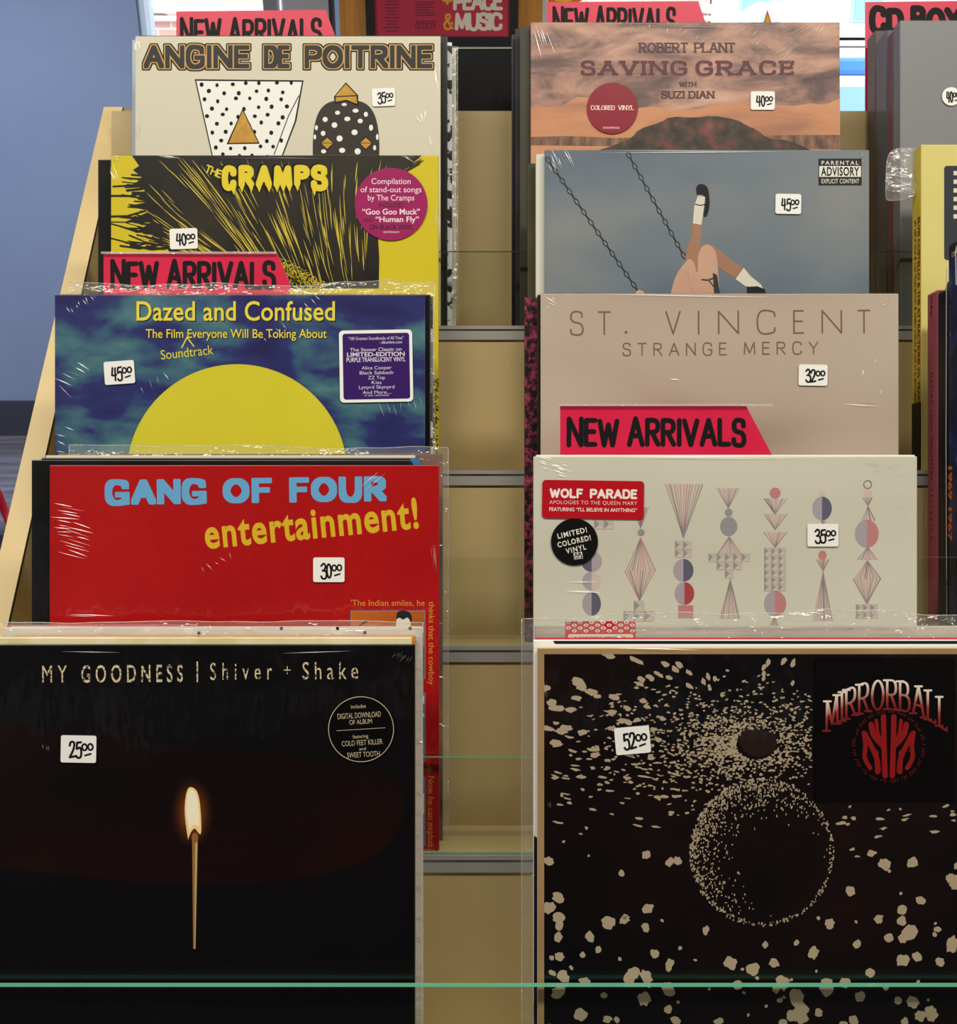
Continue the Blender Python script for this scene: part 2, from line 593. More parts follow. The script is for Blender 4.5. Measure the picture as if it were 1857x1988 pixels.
class Sleeve:
    """a square card sleeve standing on a ledge; its face is addressed in photograph pixels at its own distance"""

    def __init__(s, label, x0, x1, ytop, row, back=0.0, thick=0.004, mat=None, edge=None, name='record_sleeve', cat='record',
                 group=None, lean=0.0, bottom=None, front=None, bevel=0.0007, coverpart='cover'):
        s.d = LEDGE_D[row] + 0.009 + back if front is None else front
        s.ub = LEDGE_U[row] + 0.0004 if bottom is None else bottom
        s.x0 = (x0 - CX) * s.d / F
        s.x1 = (x1 - CX) * s.d / F
        s.ut = (CY - ytop) * s.d / F
        s.xc = (s.x0 + s.x1) / 2
        s.thick = thick
        s.cliprect = None
        s.root = thing(name, label, cat, W(s.xc, s.d, s.ub), (-PITCH + radians(lean), 0, 0), group)
        mb = MB()
        mb.box(s.x0 - s.xc, s.x1 - s.xc, 0, thick, 0, s.ut - s.ub, faces=[0, 1, 1, 1, 1, 1] if edge else [0] * 6)
        s.cover = mb.build(coverpart, [mat or BLACK] + ([edge] if edge else []), s.root, bevel=bevel)
        s.W, s.H = s.x1 - s.x0, s.ut - s.ub

    def P(s, px, py):
        return (px - CX) * s.d / F - s.xc, (CY - py) * s.d / F - s.ub

    def layer(s, name, mat, n, parent=None):
        return Layer(s, name, mat, n, parent)

    def film(s, mat=None, y=-0.0008):
        mb = MB()
        e = 0.0006
        a, b, h = -s.W / 2 - e, s.W / 2 + e, s.H + e
        mb.add([(a, y, 0.0005), (b, y, 0.0005), (b, y, h), (a, y, h), (a, s.thick, h), (b, s.thick, h)], [(0, 1, 2, 3), (3, 2, 5, 4)])
        return mb.build('shrink_wrap', mat or FILM, s.root)

    def folds(s, specs, name='wrap_crease'):
        """creases pulled in the film: (x, y, angle, length, count, spread across, jitter)"""
        mb = MB()
        k = s.d / F
        for (px, py, ang, ln, cnt, spread, jit) in specs:
            for i in range(cnt):
                a = radians(ang + rnd.uniform(-jit, jit))
                off = (i / max(cnt - 1, 1) - .5) * spread + rnd.uniform(-2, 2)
                al = rnd.uniform(-.2, .2) * ln
                cx = px - sin(radians(ang)) * off + al * cos(radians(ang))
                cy = py + cos(radians(ang)) * off + al * sin(radians(ang))
                L = ln * rnd.uniform(.35, 1)
                w = rnd.uniform(.5, 1.2)
                dx, dy = cos(a) * L / 2, sin(a) * L / 2
                nx, ny = -sin(a) * w, cos(a) * w
                q = []
                for (ex, ey, yy) in ((-dx, -dy, -.0009), (nx, ny, -.0013), (dx, dy, -.0009), (-nx, -ny, -.0009), (0, 0, -.00115)):
                    x, z = s.P(cx + ex, cy + ey)
                    x = min(max(x, -s.W / 2), s.W / 2)
                    z = min(z, s.H)
                    q.append((x, yy, z))
                mb.add(q, [(0, 1, 4), (1, 2, 4), (2, 3, 4), (3, 0, 4)])
        o = mb.build(name, FOLD, s.root)
        o['kind'] = 'stuff'
        return o

    def price(s, x0, y0, x1, y1, num, rot=0, n=12, rnd_r=4, rise=0, shape=None):
        cx, cy = (x0 + x1) / 2, (y0 + y1) / 2
        L = s.layer('price_sticker', WHITE, n).turn(cx, cy, rot)
        if shape == 'round':
            L.disc(cx, cy, (x1 - x0) / 2, (y1 - y0) / 2)
        else:
            L.rrect(x0, y0, x1, y1, rnd_r)
        st = L.done()
        w = (x1 - x0)
        h = (y1 - y0)
        T = s.layer('price_writing', INK, n + 1.5, st).turn(cx, cy, rot - 3)
        p = max(2.6, w * .058)
        T.strokes(num, x0 + .22 * w, x0 + .60 * w, y0 + .84 * h, y0 + .22 * h, p, gap=.13, jit=.06)
        T.strokes('00', x0 + .58 * w, x0 + .93 * w, y0 + .58 * h, y0 + .29 * h, p * .85, gap=.10)
        T.line([(x0 + .68 * w, y0 + .74 * h), (x0 + .84 * w, y0 + .69 * h)], p * .85)
        T.done()
        return st


def bag(parent, x0, x1, z0, z1, y, name='outer_bag', mat=None, wave=0.003, ripple=0.004, seed=1, back=None):
    """open-topped clear bag round a sleeve (local metres): a front sheet, its folded mouth and the sides"""
    r = random.Random(seed)
    mb = MB()
    nx, nz = 40, 8
    ph = [r.uniform(0, 6) for _ in range(4)]
    b = len(mb.v)
    for j in range(nz + 1):
        tz = j / nz
        for i in range(nx + 1):
            tx = i / nx
            x = x0 + (x1 - x0) * tx
            edge = max(0, tz - .75) * 4
            top = z1 - ripple * (0.5 + 0.35 * sin(tx * 5 + ph[0]) + 0.25 * sin(tx * 14 + ph[1]) + .12 * sin(tx * 41 + ph[2])) * 1.0
            z = z0 + (top - z0) * (tz ** .35)
            yy = y - wave * edge * (sin(tx * 17 + ph[3]) + .6 * sin(tx * 53 + ph[1])) * .5
            mb.v.append((x, yy, z))
    for j in range(nz):
        for i in range(nx):
            a = b + j * (nx + 1) + i
            mb.f.append([a, a + 1, a + nx + 2, a + nx + 1])
            mb.m.append(0)
    # the welded mouth: a fine bright roll along the open edge
    top = [mb.v[b + nz * (nx + 1) + i] for i in range(nx + 1)]
    mb.tube(top, 0.00035, n=6, mi=1)
    for e in (0, nx):
        side = [mb.v[b + j * (nx + 1) + e] for j in range(nz + 1)]
        mb.tube(side, 0.00030, n=6, mi=1)
    return mb.build(name, [mat or BAG, BAGEDGE], parent, smooth=True)

# ================================================================== ROOM
WALL_Y = 5.1
BLUE = noise_mat('blue_paint', [(0.3, (132, 150, 184)), (0.7, (140, 158, 192))], nscale=2.0, rough=0.6)
CREAMW = M((205, 200, 190), 0.8, name='wall_paint')
CEIL = M((128, 126, 122), 0.9, name='ceiling_paint')
OCHRE = noise_mat('stained_wood', [(0.25, (166, 104, 34)), (0.5, (190, 126, 48)), (0.8, (204, 140, 60))], scale=(14, 14, .8), nscale=3, rough=0.4)
FLOORM = noise_mat('grey_plank', [(0.2, (70, 66, 70)), (0.45, (104, 100, 106)), (0.75, (142, 142, 158))], scale=(.9, 6, 1), nscale=2.2, detail=6, rough=0.35)
DGREY = M((62, 66, 80), 0.6, name='grey_board')
FRAMEW = M((196, 214, 232), 0.4, name='painted_frame')
FRAMEG = M((120, 120, 124), 0.5, name='grey_frame')
PANELG = M((165, 162, 160), 0.7, name='grey_panel')


def wx(px):
    return at_y(px, 30, WALL_Y).x


def slab(name, x0, x1, y0, y1, z0, z1, mat):
    mb = MB()
    mb.box(x0, x1, y0, y1, z0, z1)
    return struct(mb.build(name, mat))


slab('floor', -4.2, 4.2, -4.0, WALL_Y + .2, -0.05, 0.0, FLOORM)
slab('ceiling', -4.2, 4.2, -4.0, WALL_Y + .2, 3.0, 3.05, CEIL)
slab('wall_left', -4.3, -4.2, -4.0, WALL_Y + .2, 0, 3.0, BLUE)
slab('wall_right', 4.2, 4.3, -4.0, WALL_Y + .2, 0, 3.0, CREAMW)
slab('wall_back', -4.3, 4.3, -4.1, -4.0, 0, 3.0, M((58, 58, 66), 0.8, name='back_wall_paint'))
xa = wx(266)
xb = wx(660)
xc_ = wx(1052)
slab('wall_front', -4.2, xa, WALL_Y, WALL_Y + .2, 0, 3.0, BLUE)
slab('wall_front_sill', xa, 4.2, WALL_Y, WALL_Y + .2, 0, 1.30, CREAMW)
slab('trim_1', xb, xc_, WALL_Y - .02, WALL_Y + .2, 1.30, 3.0, OCHRE)
slab('baseboard_front', -4.2, xa, WALL_Y - .03, WALL_Y, 0, 0.19, DGREY)

# invented slats, standing in for shelved spines, added for reflections in the sleeves
mb = MB()
rb = random.Random(4)
x = -3.6
bi = 0
while x < 3.6:
    w = rb.uniform(.03, .11)
    for z in (1.55, 2.12, 2.55):
        if rb.random() < .86:
            mb.box(x, x + w - .006, -4.0, -3.96, z, z + .34 - rb.uniform(0, .05), mi=rb.randrange(3))
    x += w
struct(mb.build('reflection_slats', [M((190, 190, 196), .7, name='reflection_slat'), M((150, 140, 150), .7, name='reflection_slat'), M((110, 112, 130), .7, name='grey_board')]))

# left window: pale frame, one pane, grey column, second light
w1 = bpy.data.objects.new('window_1', None)
COL.objects.link(w1)
w1.location = (xa, WALL_Y, 1.30)
struct(w1)


def wbox(name, px0, px1, mat, y0=0.02, y1=0.16, z0=0.0, z1=1.7, parent=None, base=None):
    base = base or w1
    mb = MB()
    mb.box(wx(px0) - base.location.x, wx(px1) - base.location.x, y0, y1, z0, z1)
    return mb.build(name, mat, base)


wbox('frame', 266, 279, FRAMEW)
wbox('mullion', 510, 532, FRAMEG)
wbox('frame', 546, 551, FRAMEW)
wbox('column', 551, 638, PANELG, 0.0, .18)
wbox('mullion', 638, 649, M((84, 84, 90), .5, name='grey_frame'))
wbox('frame', 649, 660, M((165, 205, 240), .4, name='blue_frame'))
wbox('pane', 279, 510, PANE, .08, .085)
wbox('pane', 532, 546, PANE, .08, .085)
w2 = bpy.data.objects.new('window_2', None)
COL.objects.link(w2)
w2.location = (xc_, WALL_Y, 1.30)
struct(w2)
wbox('frame', 1052, 1062, FRAMEW, base=w2)
wbox('pane', 1062, 2300, PANE, .08, .085, base=w2)
wbox('frame', 2300, 2320, FRAMEW, base=w2)
slab('wall_front_end', wx(2320), 4.2, WALL_Y, WALL_Y + .2, 1.30, 3.0, CREAMW)

# yellow flame-shaped stickers on the right pane
YEL = M((250, 205, 20), 0.5, name='yellow_vinyl')
ORG = M((240, 120, 30), 0.5, name='orange_vinyl')


def decal(pts_list, label):
    y = WALL_Y + .055
    base = at_y(pts_list[0][0][0], pts_list[0][0][1], y)
    root = thing('window_decal', label, 'sticker', base)
    for k, (pts, mat, nm) in enumerate(zip(pts_list, (ORG, YEL), ('border', 'flame'))):
        mb = MB()
        vs = []
        for p in pts:
            q = at_y(p[0], p[1], y)
            vs.append((q.x - base.x, -k * .004 - .0, q.z - base.z))
        n = len(vs)
        vs += [(v[0], v[1] + .004, v[2]) for v in vs]
        mb.add(vs, [list(range(n)), list(range(2 * n - 1, n - 1, -1))] + [[i, (i + 1) % n, n + (i + 1) % n, n + i] for i in range(n)])
        mb.build(nm, mat, root)


decal([[(1486, 70), (1478, 52), (1484, 38), (1489, 18), (1496, 40), (1498, 58)], [(1487, 66), (1481, 52), (1486, 40), (1489, 28), (1493, 42), (1494, 56)]],
      'small yellow and orange flame sticker on the window behind the sunset record')
decal([[(1062, 7), (1066, -30), (1110, -60), (1146, -22), (1128, 2), (1100, 9)], [(1076, 3), (1080, -24), (1110, -50), (1134, -22), (1120, -2), (1100, 5)]],
      'larger yellow sticker with orange border at the top of the right window')

# ------------------------------------------------------------------ outside
def brick_mat(name, c1, c2, mortar):
    m, n, l, b = new_mat(name)
    tc = n.new('ShaderNodeTexCoord')
    mp = n.new('ShaderNodeMapping')
    mp.inputs['Rotation'].default_value = (radians(90), 0, 0)
    br = n.new('ShaderNodeTexBrick')
    br.inputs['Scale'].default_value = 1.0
    br.inputs['Brick Width'].default_value = .34
    br.inputs['Row Height'].default_value = .11
    br.inputs['Mortar Size'].default_value = .012
    br.inputs['Color1'].default_value = (*lin(c1), 1)
    br.inputs['Color2'].default_value = (*lin(c2), 1)
    br.inputs['Mortar'].default_value = (*lin(mortar), 1)
    l.new(tc.outputs['Object'], mp.inputs['Vector'])
    l.new(mp.outputs['Vector'], br.inputs['Vector'])
    l.new(br.outputs['Color'], b.inputs['Base Color'])
    b.inputs['Roughness'].default_value = .9
    return m


slab('ground', -14, 16, WALL_Y + .2, 14, -.1, -.02, M((150, 150, 150), .9, name='asphalt'))
BY = 13.0
PB = brick_mat('cream_brick', (226, 218, 206), (214, 205, 192), (190, 186, 180))
RB = brick_mat('red_brick', (206, 160, 144), (196, 142, 128), (214, 196, 186))
STONE = M((235, 236, 236), .8, name='pale_stone')
BLUEP = M((120, 165, 222), .3, .6, name='blue_glass')
BLUEF = M((160, 208, 238), .5, name='blue_paint_frame')


def building(label, x0, x1, wallmat, wins, ledges, y0=BY):
    root = thing('brick_building', label, 'building', ((x0 + x1) / 2, y0, -.02))
    ox = (x0 + x1) / 2
    mb = MB()
    mb.box(x0 - ox, x1 - ox, 0, 3, 0, 7.5)
    mb.build('brick_wall', wallmat, root)
    for (p0, p1, py, hgt) in wins:
        a, c = at_y(p0, py, y0), at_y(p1, py, y0)
        mb = MB()
        mb.box(a.x - ox, c.x - ox, -.05, .0, a.z, a.z + hgt)
        fr = mb.build('window_frame', BLUEF, root)
        mb = MB()
        t = (c.x - a.x)
        mb.box(a.x - ox + .06 * t, c.x - ox - .36 * t, -.07, -.05, a.z + .03, a.z + hgt - .05)
        mb.build('window_glass', BLUEP, fr)
    for (py, th) in ledges:
        a = at_y(CX, py, y0)
        mb = MB()
        mb.box(x0 - ox, x1 - ox, -.14, 0, a.z - th, a.z)
        mb.build('stone_ledge', STONE, root)
    return root


xm = at_y(1380, 20, BY).x
building('cream brick building with blue windows across the street', xm, 12, PB,
         [(1433, 1516, 40, 1.9), (1648, 1735, 40, 1.9)], [(46, .18), (72, .09), (92, .3)])
building('pinkish red brick building across the street, seen through the left window', -12, xm - .02, RB,
         [], [(8, .09), (30, .05)])

# parked van
vy = 7.6
a = at_y(1560, 104, vy)
vroot = thing('parked_van', 'white and blue van parked outside the right window', 'van', (a.x + 2.1, vy + .9, -.02))
vz = a.z
mb = MB()
prof = [(-2.1, .35), (2.1, .35), (2.1, 1.0), (1.75, 1.25), (1.25, vz - .12), (-2.1, vz - .12)]
n = len(prof)
mb.add([(p[0], -.9, p[1]) for p in prof] + [(p[0], .9, p[1]) for p in prof],
       [list(range(n)), list(range(2 * n - 1, n - 1, -1))] + [[i, (i + 1) % n, n + (i + 1) % n, n + i][::-1] for i in range(n)])
mb.build('body', M((222, 228, 234), .3, name='van_paint'), vroot, bevel=.03)
mb = MB()
mb.box(-2.1, 1.25, -.9, .9, vz - .12, vz)
mb.build('roof', M((70, 130, 210), .3, name='van_roof_paint'), vroot, bevel=.03)
for k, (x0, x1) in enumerate(((-1.9, -.95), (-.85, .05), (.15, 1.0))):
    mb = MB()
    mb.box(x0, x1, -.915, -.89, vz - .62, vz - .2)
    mb.build('side_window', M((140, 180, 220), .15, .6, name='van_glass'), vroot)
for x in (-1.3, 1.3):
    mb = MB()
    for k in range(24):
        pass
    ring = [(x + .34 * cos(2 * pi * k / 24), .34 + .34 * sin(2 * pi * k / 24)) for k in range(24)]
    mb.add([(p[0], -.92, p[1]) for p in ring] + [(p[0], -.7, p[1]) for p in ring],
           [list(range(24)), list(range(47, 23, -1))] + [[i, (i + 1) % 24, 24 + (i + 1) % 24, 24 + i] for i in range(24)])
    mb.build('wheel', M((30, 30, 32), .7, name='rubber'), vroot)

# red curved leg of something standing on the floor at the far left
g = at_z(24, 1032, 0.0)
RENAM = M((190, 12, 40), .3, .5, name='red_enamel')
stool = thing('metal_stool', 'red metal stool at the far left edge, only one curved leg in view', 'stool', (g.x - .24, g.y - .16, 0))
curve = [(0.0, .012), (-.020, .14), (-.046, .29), (-.074, .42), (-.12, .56), (-.15, .635)]     # (towards the seat, up)
for sx in (1, -1):
    for sy in (-1, 1):
        mb = MB()
        mb.tube([(sx * (.24 + c[0]), sy * (.16 + c[0] * .5), c[1]) for c in curve], .016, 12)
        mb.build('leg', RENAM, stool, smooth=True)
mb = MB()
ringp = [(.17 * cos(2 * pi * k / 40), .17 * sin(2 * pi * k / 40)) for k in range(40)]
mb.add([(q[0], q[1], .635) for q in ringp] + [(q[0], q[1], .66) for q in ringp],
       [list(range(40))[::-1], list(range(40, 80))] + [[i, (i + 1) % 40, 40 + (i + 1) % 40, 40 + i] for i in range(40)])
mb.build('seat', RENAM, stool, bevel=.006)

# low dark mat on the floor at the far left
p0 = at_z(-330, 1082, 0)
p1 = at_z(34, 1044, 0)
mb = MB()
mb.box(0, p1.x - p0.x, 0, p1.y - p0.y, 0, .012)
o = mb.build('floor_mat', M((32, 34, 52), .8, name='dark_mat'))
o.location = p0
tag(o, 'dark mat lying on the grey floor beside the rack, far left', 'mat')

# framed poster on the wooden wall
py_ = WALL_Y - .05
pa, pb_ = at_y(712, 92, py_), at_y(1005, 92, py_)
pw = pb_.x - pa.x
ph_ = pw * 1.45
proot = thing('framed_poster', 'red concert poster in a black frame hung on the wooden wall', 'poster', ((pa.x + pb_.x) / 2, py_, pa.z))
mb = MB()
fw = pw * 17 / 293
mb.box(-pw / 2, -pw / 2 + fw, -.005, .028, 0, ph_)
mb.box(pw / 2 - fw, pw / 2, -.005, .028, 0, ph_)
mb.box(-pw / 2 + fw, pw / 2 - fw, -.005, .028, 0, fw * 1.1)
mb.box(-pw / 2 + fw, pw / 2 - fw, -.005, .028, ph_ - fw, ph_)
mb.build('frame', M((12, 12, 16), .35, name='black_frame'), proot)
mb = MB()
mb.box(-pw / 2 + fw * .8, pw / 2 - fw * .8, .006, .02, fw * .8, ph_ - fw * .8)
sheet = mb.build('poster_sheet', noise_mat('red_poster', [(.3, (176, 38, 62)), (.7, (196, 46, 70))], nscale=5, rough=.4), proot)


class PosterFace:
    def __init__(s):
        s.root = sheet
        s.cliprect = None

    def P(s, px, py):
        q = at_y(px, py, py_)
        return q.x - proot.location.x, q.z - proot.location.z


pf = PosterFace()
PW = M((226, 214, 190), .5, name='cream_ink')
PO = M((226, 160, 48), .5, name='orange_ink')
PD = M((92, 28, 48), .5, name='dark_red_ink')


class PL(Layer):
    def done(s):
        s.mb.v = [(v[0], .0055 + v[1], v[2]) for v in s.mb.v]
        return s.mb.build(s.name, s.mats, s.parent)


PL(pf, 'title_lettering', PW, 1).strokes('PEACE', 879, 976, 20, -16, 7.5, gap=.16).strokes('MUSIC', 882, 976, 59, 24, 7.5, gap=.16).done()
PL(pf, 'plus_lettering', PO, 1).strokes('+', 858, 878, 14, -14, 5).done()
PL(pf, 'ampersand_lettering', PO, 1).strokes('&', 860, 880, 57, 26, 4.5).done()
d = PL(pf, 'date_lettering', PD, 1)
d.text('AUGUST', 806, 848, 47, 39, bold=.02).text('15,16,17', 806, 846, 55, 48, bold=.02)
d.done()
d = PL(pf, 'small_print', M((120, 30, 52), .5, name='small_ink'), 1)
r2 = random.Random(3)
for i in range(12):
    w = r2.uniform(8, 18)
    d.rect(760 - w, -12 + i * 6.4, 760 + w, -9.6 + i * 6.4)
for i in range(6):
    d.rect(806, 3 + i * 5, 806 + r2.uniform(26, 42), 5 + i * 5)
d.done()

# ================================================================== RACK
LAM = noise_mat('cream_laminate', [(.3, (210, 186, 136)), (.55, (218, 194, 144)), (.8, (222, 200, 152))], nscale=6, rough=.42, detail=3)
LAM2 = noise_mat('tan_laminate', [(.3, (184, 162, 114)), (.7, (192, 170, 122))], nscale=3, rough=.45, detail=2)
DARKEDGE = M((40, 32, 36), .5, name='edge_band')
ALU = M((158, 156, 152), .42, .4, 0.0, name='aluminium')
XL, XR = -0.418, 1.12
rack = thing('record_rack', 'cream laminate stepped record rack with clear lips and aluminium edge strips', 'rack',
             (0.35, 0.9, 0.0))
RL = rack.location


def to_rack(x, d, u):
    return W(x, d, u) - RL


def line_d(u):     # depth of the sloped front edge of the side boards
    return 1.124 + (u - 0.476) / 2.1


top_f = W(0, 1.124, .476)
bot_f = W(0, line_d(-.52), -.52)
prof = [(bot_f.y, bot_f.z), (top_f.y, top_f.z), (1.40, top_f.z), (1.40, 0.0), (bot_f.y, 0.0)]
for x0, x1 in ((XL - .022, XL), (XR, XR + .022)):
    mb = MB()
    n = len(prof)
    vs = [(x0, p[0], p[1]) for p in prof] + [(x1, p[0], p[1]) for p in prof]
    fs = [list(range(n)), list(range(2 * n - 1, n - 1, -1))] + [[i, (i + 1) % n, n + (i + 1) % n, n + i][::-1] for i in range(n)]
    mb.add(vs, fs)
    mb.m = [1, 1] + [0] * n
    mb.m[3] = 2
    mb.build('side_board', [LAM, LAM2, DARKEDGE], rack, xf=lambda x, y, z: Vector((x, y, z)) - RL)
    # thin dark edge band on the board's inner front edge
mb = MB()
e0, e1 = W(XL, line_d(-.52), -.52), W(XL, 1.124, .476)
q0 = W(XL, line_d(-.52) + .0035, -.52)
q1 = W(XL, 1.124 + .0035, .476)
mb.add([(XL + .0004, e0.y, e0.z), (XL + .0004, q0.y, q0.z), (XL + .0004, q1.y, q1.z), (XL + .0004, e1.y, e1.z)], [(0, 1, 2, 3)])
mb.build('edge_band', DARKEDGE, rack, xf=lambda x, y, z: Vector((x, y, z)) - RL)

mb = MB()
mb.box(XL, XR, bot_f.y + .03, bot_f.y + .045, .0, bot_f.z)
mb.build('base_panel', LAM2, rack, xf=lambda x, y, z: Vector((x, y, z)) - RL)
STRIP_H = .0135
for r in range(1, 6):
    d0, d1, u = LEDGE_D[r], LEDGE_D[r + 1], LEDGE_U[r]
    mb = MB()
    mb.box(XL, XR, d0, d1 + (.0 if r < 5 else 0), u - .014, u)
    mb.build('ledge', LAM, rack, xf=to_rack)
    mb = MB()
    mb.box(XL, XR, d0 - .002, d0, u - STRIP_H, u - .0028)
    mb.box(XL, XR, d0 - .0035, d0 - .0008, u - .0028, u + .0008)
    mb.build('edge_strip', ALU, rack, xf=to_rack)
    mb = MB()
    ut = LEDGE_U[r + 1] - .014 if r < 5 else .457
    mb.box(XL, XR, d1, d1 + .012, u - .014, ut)
    mb.build('riser_panel', LAM2, rack, xf=to_rack)
    if r != 4:
        t = .006 if r == 1 else .0045
        mb = MB()
        h = .0785 if r > 1 else .0782
        #          front, right, back, left, top, bottom
        mb.box(XL + (.03 if r > 1 else .001), XR - .001, d0 - .0006, d0 - .0006 + t, u + .001, u + h, faces=[0, 1, 0, 1, 1, 1])
        mb.build('clear_lip', [ACRYLIC, GREEN_EDGE if r <= 2 else PALE_EDGE], rack, xf=to_rack)
mb = MB()
mb.box(XL, XR, LEDGE_D[1], LEDGE_D[1] + .012, -.60, LEDGE_U[1] - .014)
mb.build('riser_panel', LAM2, rack, xf=to_rack)
mb = MB()
mb.box(XL, XR, 1.102, 1.17, .27, .284)
mb.build('back_shelf', LAM2, rack, xf=to_rack)

# ================================================================== PLAIN SLEEVES STANDING BEHIND, AND THE DIVIDER CARDS
KR = dict(rough=.4)
SPECK = noise_mat('pink_speckle', [(.46, (12, 8, 12)), (.56, (128, 34, 66)), (.75, (180, 80, 110))], nscale=160, detail=3, scale=(1, 1, 1))
OLIVE = noise_mat('olive_print', [(.3, (38, 38, 30)), (.6, (66, 62, 40)), (.75, (52, 40, 52))], nscale=12, scale=(1, 1, .5))
PURPLEB = noise_mat('purple_black_print', [(.4, (22, 18, 26)), (.7, (58, 40, 70))], nscale=14)
WHITEPAT = noise_mat('white_black_print', [(.47, (30, 30, 34)), (.5, (226, 228, 234))], nscale=70, detail=2)
BROWNP = noise_mat('brown_print', [(.35, (44, 16, 14)), (.5, (110, 62, 34)), (.7, (160, 118, 66))], nscale=4, scale=(.4, 1, 2.2), loc=(3, 0, 1))
CREAM = M((206, 202, 184), .5)
CREAMY = noise_mat('pale_yellow_print', [(.4, (214, 206, 150)), (.6, (232, 226, 190))], nscale=20)
DARKP = noise_mat('dark_print', [(.4, (16, 16, 18)), (.7, (36, 36, 36))], nscale=9, rough=.3)

# row by row: label, x0, x1, top, row, back, thick, material, film
BACKS = [
    ('black record sleeve directly behind the cream record with black and gold lettering', 275, 868, 69, 5, .007, .006, DARKP, 1),
    ('white and black patterned sleeve edge second behind the cream record, by the gap', 285, 877, 82, 5, .022, .004, WHITEPAT, 1),
    ('plain cream sleeve edge nearest the gap in the top left stack', 292, 885, 93, 5, .034, .004, CREAM, 0),
    ('pale bluish white sleeve peeking out left of the cream record, top left stack', 256, 842, 77, 5, .050, .004, M((176, 190, 206), .5), 1),
    ('black glossy sleeve peeking out left of the yellow record', 190, 825, 310, 4, .007, .007, DARKP, 1),
    ('black sleeve whose spine shows right of the night sky record', 112, 835, 572, 3, .0065, .006, DARKP, 1),
    ('black, white and grey sleeve edge between night sky record and yellow record', 150, 840, 576, 3, .019, .004, None, 0),
    ('black sleeve showing left of and above the red record', 61, 797, 893, 2, .007, .005, DARKP, 1),
    ('dark sleeve with blue corner peeking above the red record at right', 80, 815, 889, 2, .0135, .004, DARKP, 1),
    ('cream topped sleeve, thin edge line above the red record', 88, 806, 884, 2, .019, .003, CREAM, 0),
    ('brown sleeve in clear bag showing right of the red record', 112, 859, 881, 2, .0245, .005, BROWNP, 0),
    ('pale yellow sleeve showing its top edge right behind the black match record', -42, 799, 1238, 1, .0065, .006, CREAMY, 1),
    ('orange topped sleeve behind the pale yellow one, bottom left stack', 22, 806, 1234, 1, .0145, .004, M((206, 130, 60), .5), 0),
    ('thick white sleeve with small black dots in the bottom left stack', 9, 819, 1219, 1, .021, .011, M((214, 212, 204), .5), 0),
    ('dark olive sleeve edge left of the sunset record', 1009, 1600, 50, 5, .008, .010, OLIVE, 1),
    ('purple black sleeve edge, second left of the sunset record', 1000, 1592, 55, 5, .024, .005, PURPLEB, 1),
    ('black sleeve edge nearest the gap in the top right stack', 993, 1582, 66, 5, .036, .005, DARKP, 1),
    ('cream white sleeve peeking out left of the swing record', 1040, 1655, 299, 4, .007, .010, M((222, 220, 208), .5), 1),
    ('olive green sleeve edge left of the cream white one beside the swing record', 1024, 1640, 317, 4, .024, .005, noise_mat('green_print', [(.35, (48, 46, 30)), (.65, (96, 90, 50))], nscale=8), 1),
    ('black sleeve, narrow spine directly left of the beige record', 1043, 1736, 572, 3, .0065, .006, DARKP, 1),
    ('pink speckled black sleeve left of the beige record', 1018, 1706, 577, 3, .019, .008, SPECK, 1),
    ('white sleeve whose top edge shows above the record with geometric ornaments', 1040, 1776, 883, 2, .0065, .005, WHITE, 1),
    ('white and navy sleeve directly behind the beige bordered dark record', 1035, 1878, 1243, 1, .007, .005, None, 0),
    ('red sleeve, thin strip between the navy sleeve and the bagged grey one', 1040, 1868, 1239, 1, .0135, .004, M((176, 30, 52), .4), 0),
    ('pale grey sleeve in clear bag with red dotted label, bottom right stack', 1038, 1866, 1216, 1, .021, .005, noise_mat('grey_stripe_print', [(.4, (150, 144, 140)), (.6, (196, 190, 176))], nscale=10, scale=(.2, 1, 6)), 0),
]
back = {}
for k, (lab, x0, x1, top, row, bk, th, mt, film) in enumerate(BACKS):
    S = Sleeve(lab, x0, x1, top, row, back=bk, thick=th, mat=mt or WHITE, group='sleeves standing behind the front records')
    if film:
        S.film()
    back[k] = S

S = back[6]                                   # comic-like blocks on the sleeve right of the night sky record
L = S.layer('printed_blocks', [BLACK, M((150, 150, 156), .5)], 1)
S.cliprect = (150, 576, 840, 1100)
L.rect(700, 576, 840, 638).rect(836, 700, 840, 760, 1).rect(820, 664, 840, 724, 1).disc(842, 790, 14, 30).rect(700, 850, 840, 868).rect(700, 895, 840, 900)
L.done()
S.cliprect = None
S = back[8]
L = S.layer('blue_corner', M((60, 120, 180), .4), 1)
L.poly([(795, 890), (803, 905), (815, 905), (815, 890)]).done()
S = back[13]                                  # small black dots
L = S.layer('printed_dots', BLACK, 1)
for (x, y) in ((386, 1229), (546, 1220), (655, 1220), (708, 1228), (796, 1220)):
    L.disc(x, y, 3.2, 3.4, n=14)
L.done()
S = back[22]
L = S.layer('navy_panel', M((22, 24, 44), .4), 1)
L.poly([(1073, 1244), (1077, 1250), (1860, 1250), (1860, 1244)]).poly([(1036, 1622), (1035.5, 2100), (1060, 2100), (1060, 1640)])
L.done()
S = back[24]
L = S.layer('red_label', M((190, 24, 48), .45), 2)
L.rect(1097, 1206, 1233, 1262)
lab = L.done()
L = S.layer('label_dots', M((238, 230, 214), .5), 3, lab)
L2 = S.layer('label_dot_marks', M((150, 30, 46), .5), 4, lab)
for j in range(4):
    for i in range(7):
        x = 1103 + i * 22.5 - (11 if j % 2 else 0)
        y = 1208 + j * 5.6
        if 1098 < x < 1230:
            L.disc(x, y, 4.6, 3.0, n=16)
            L2.rect(x - 1.6, y - 1.3, x + 1.6, y + 1.3)
L.done()
L2.done()
L = S.layer('label_panel', M((232, 220, 196), .5), 3, lab)
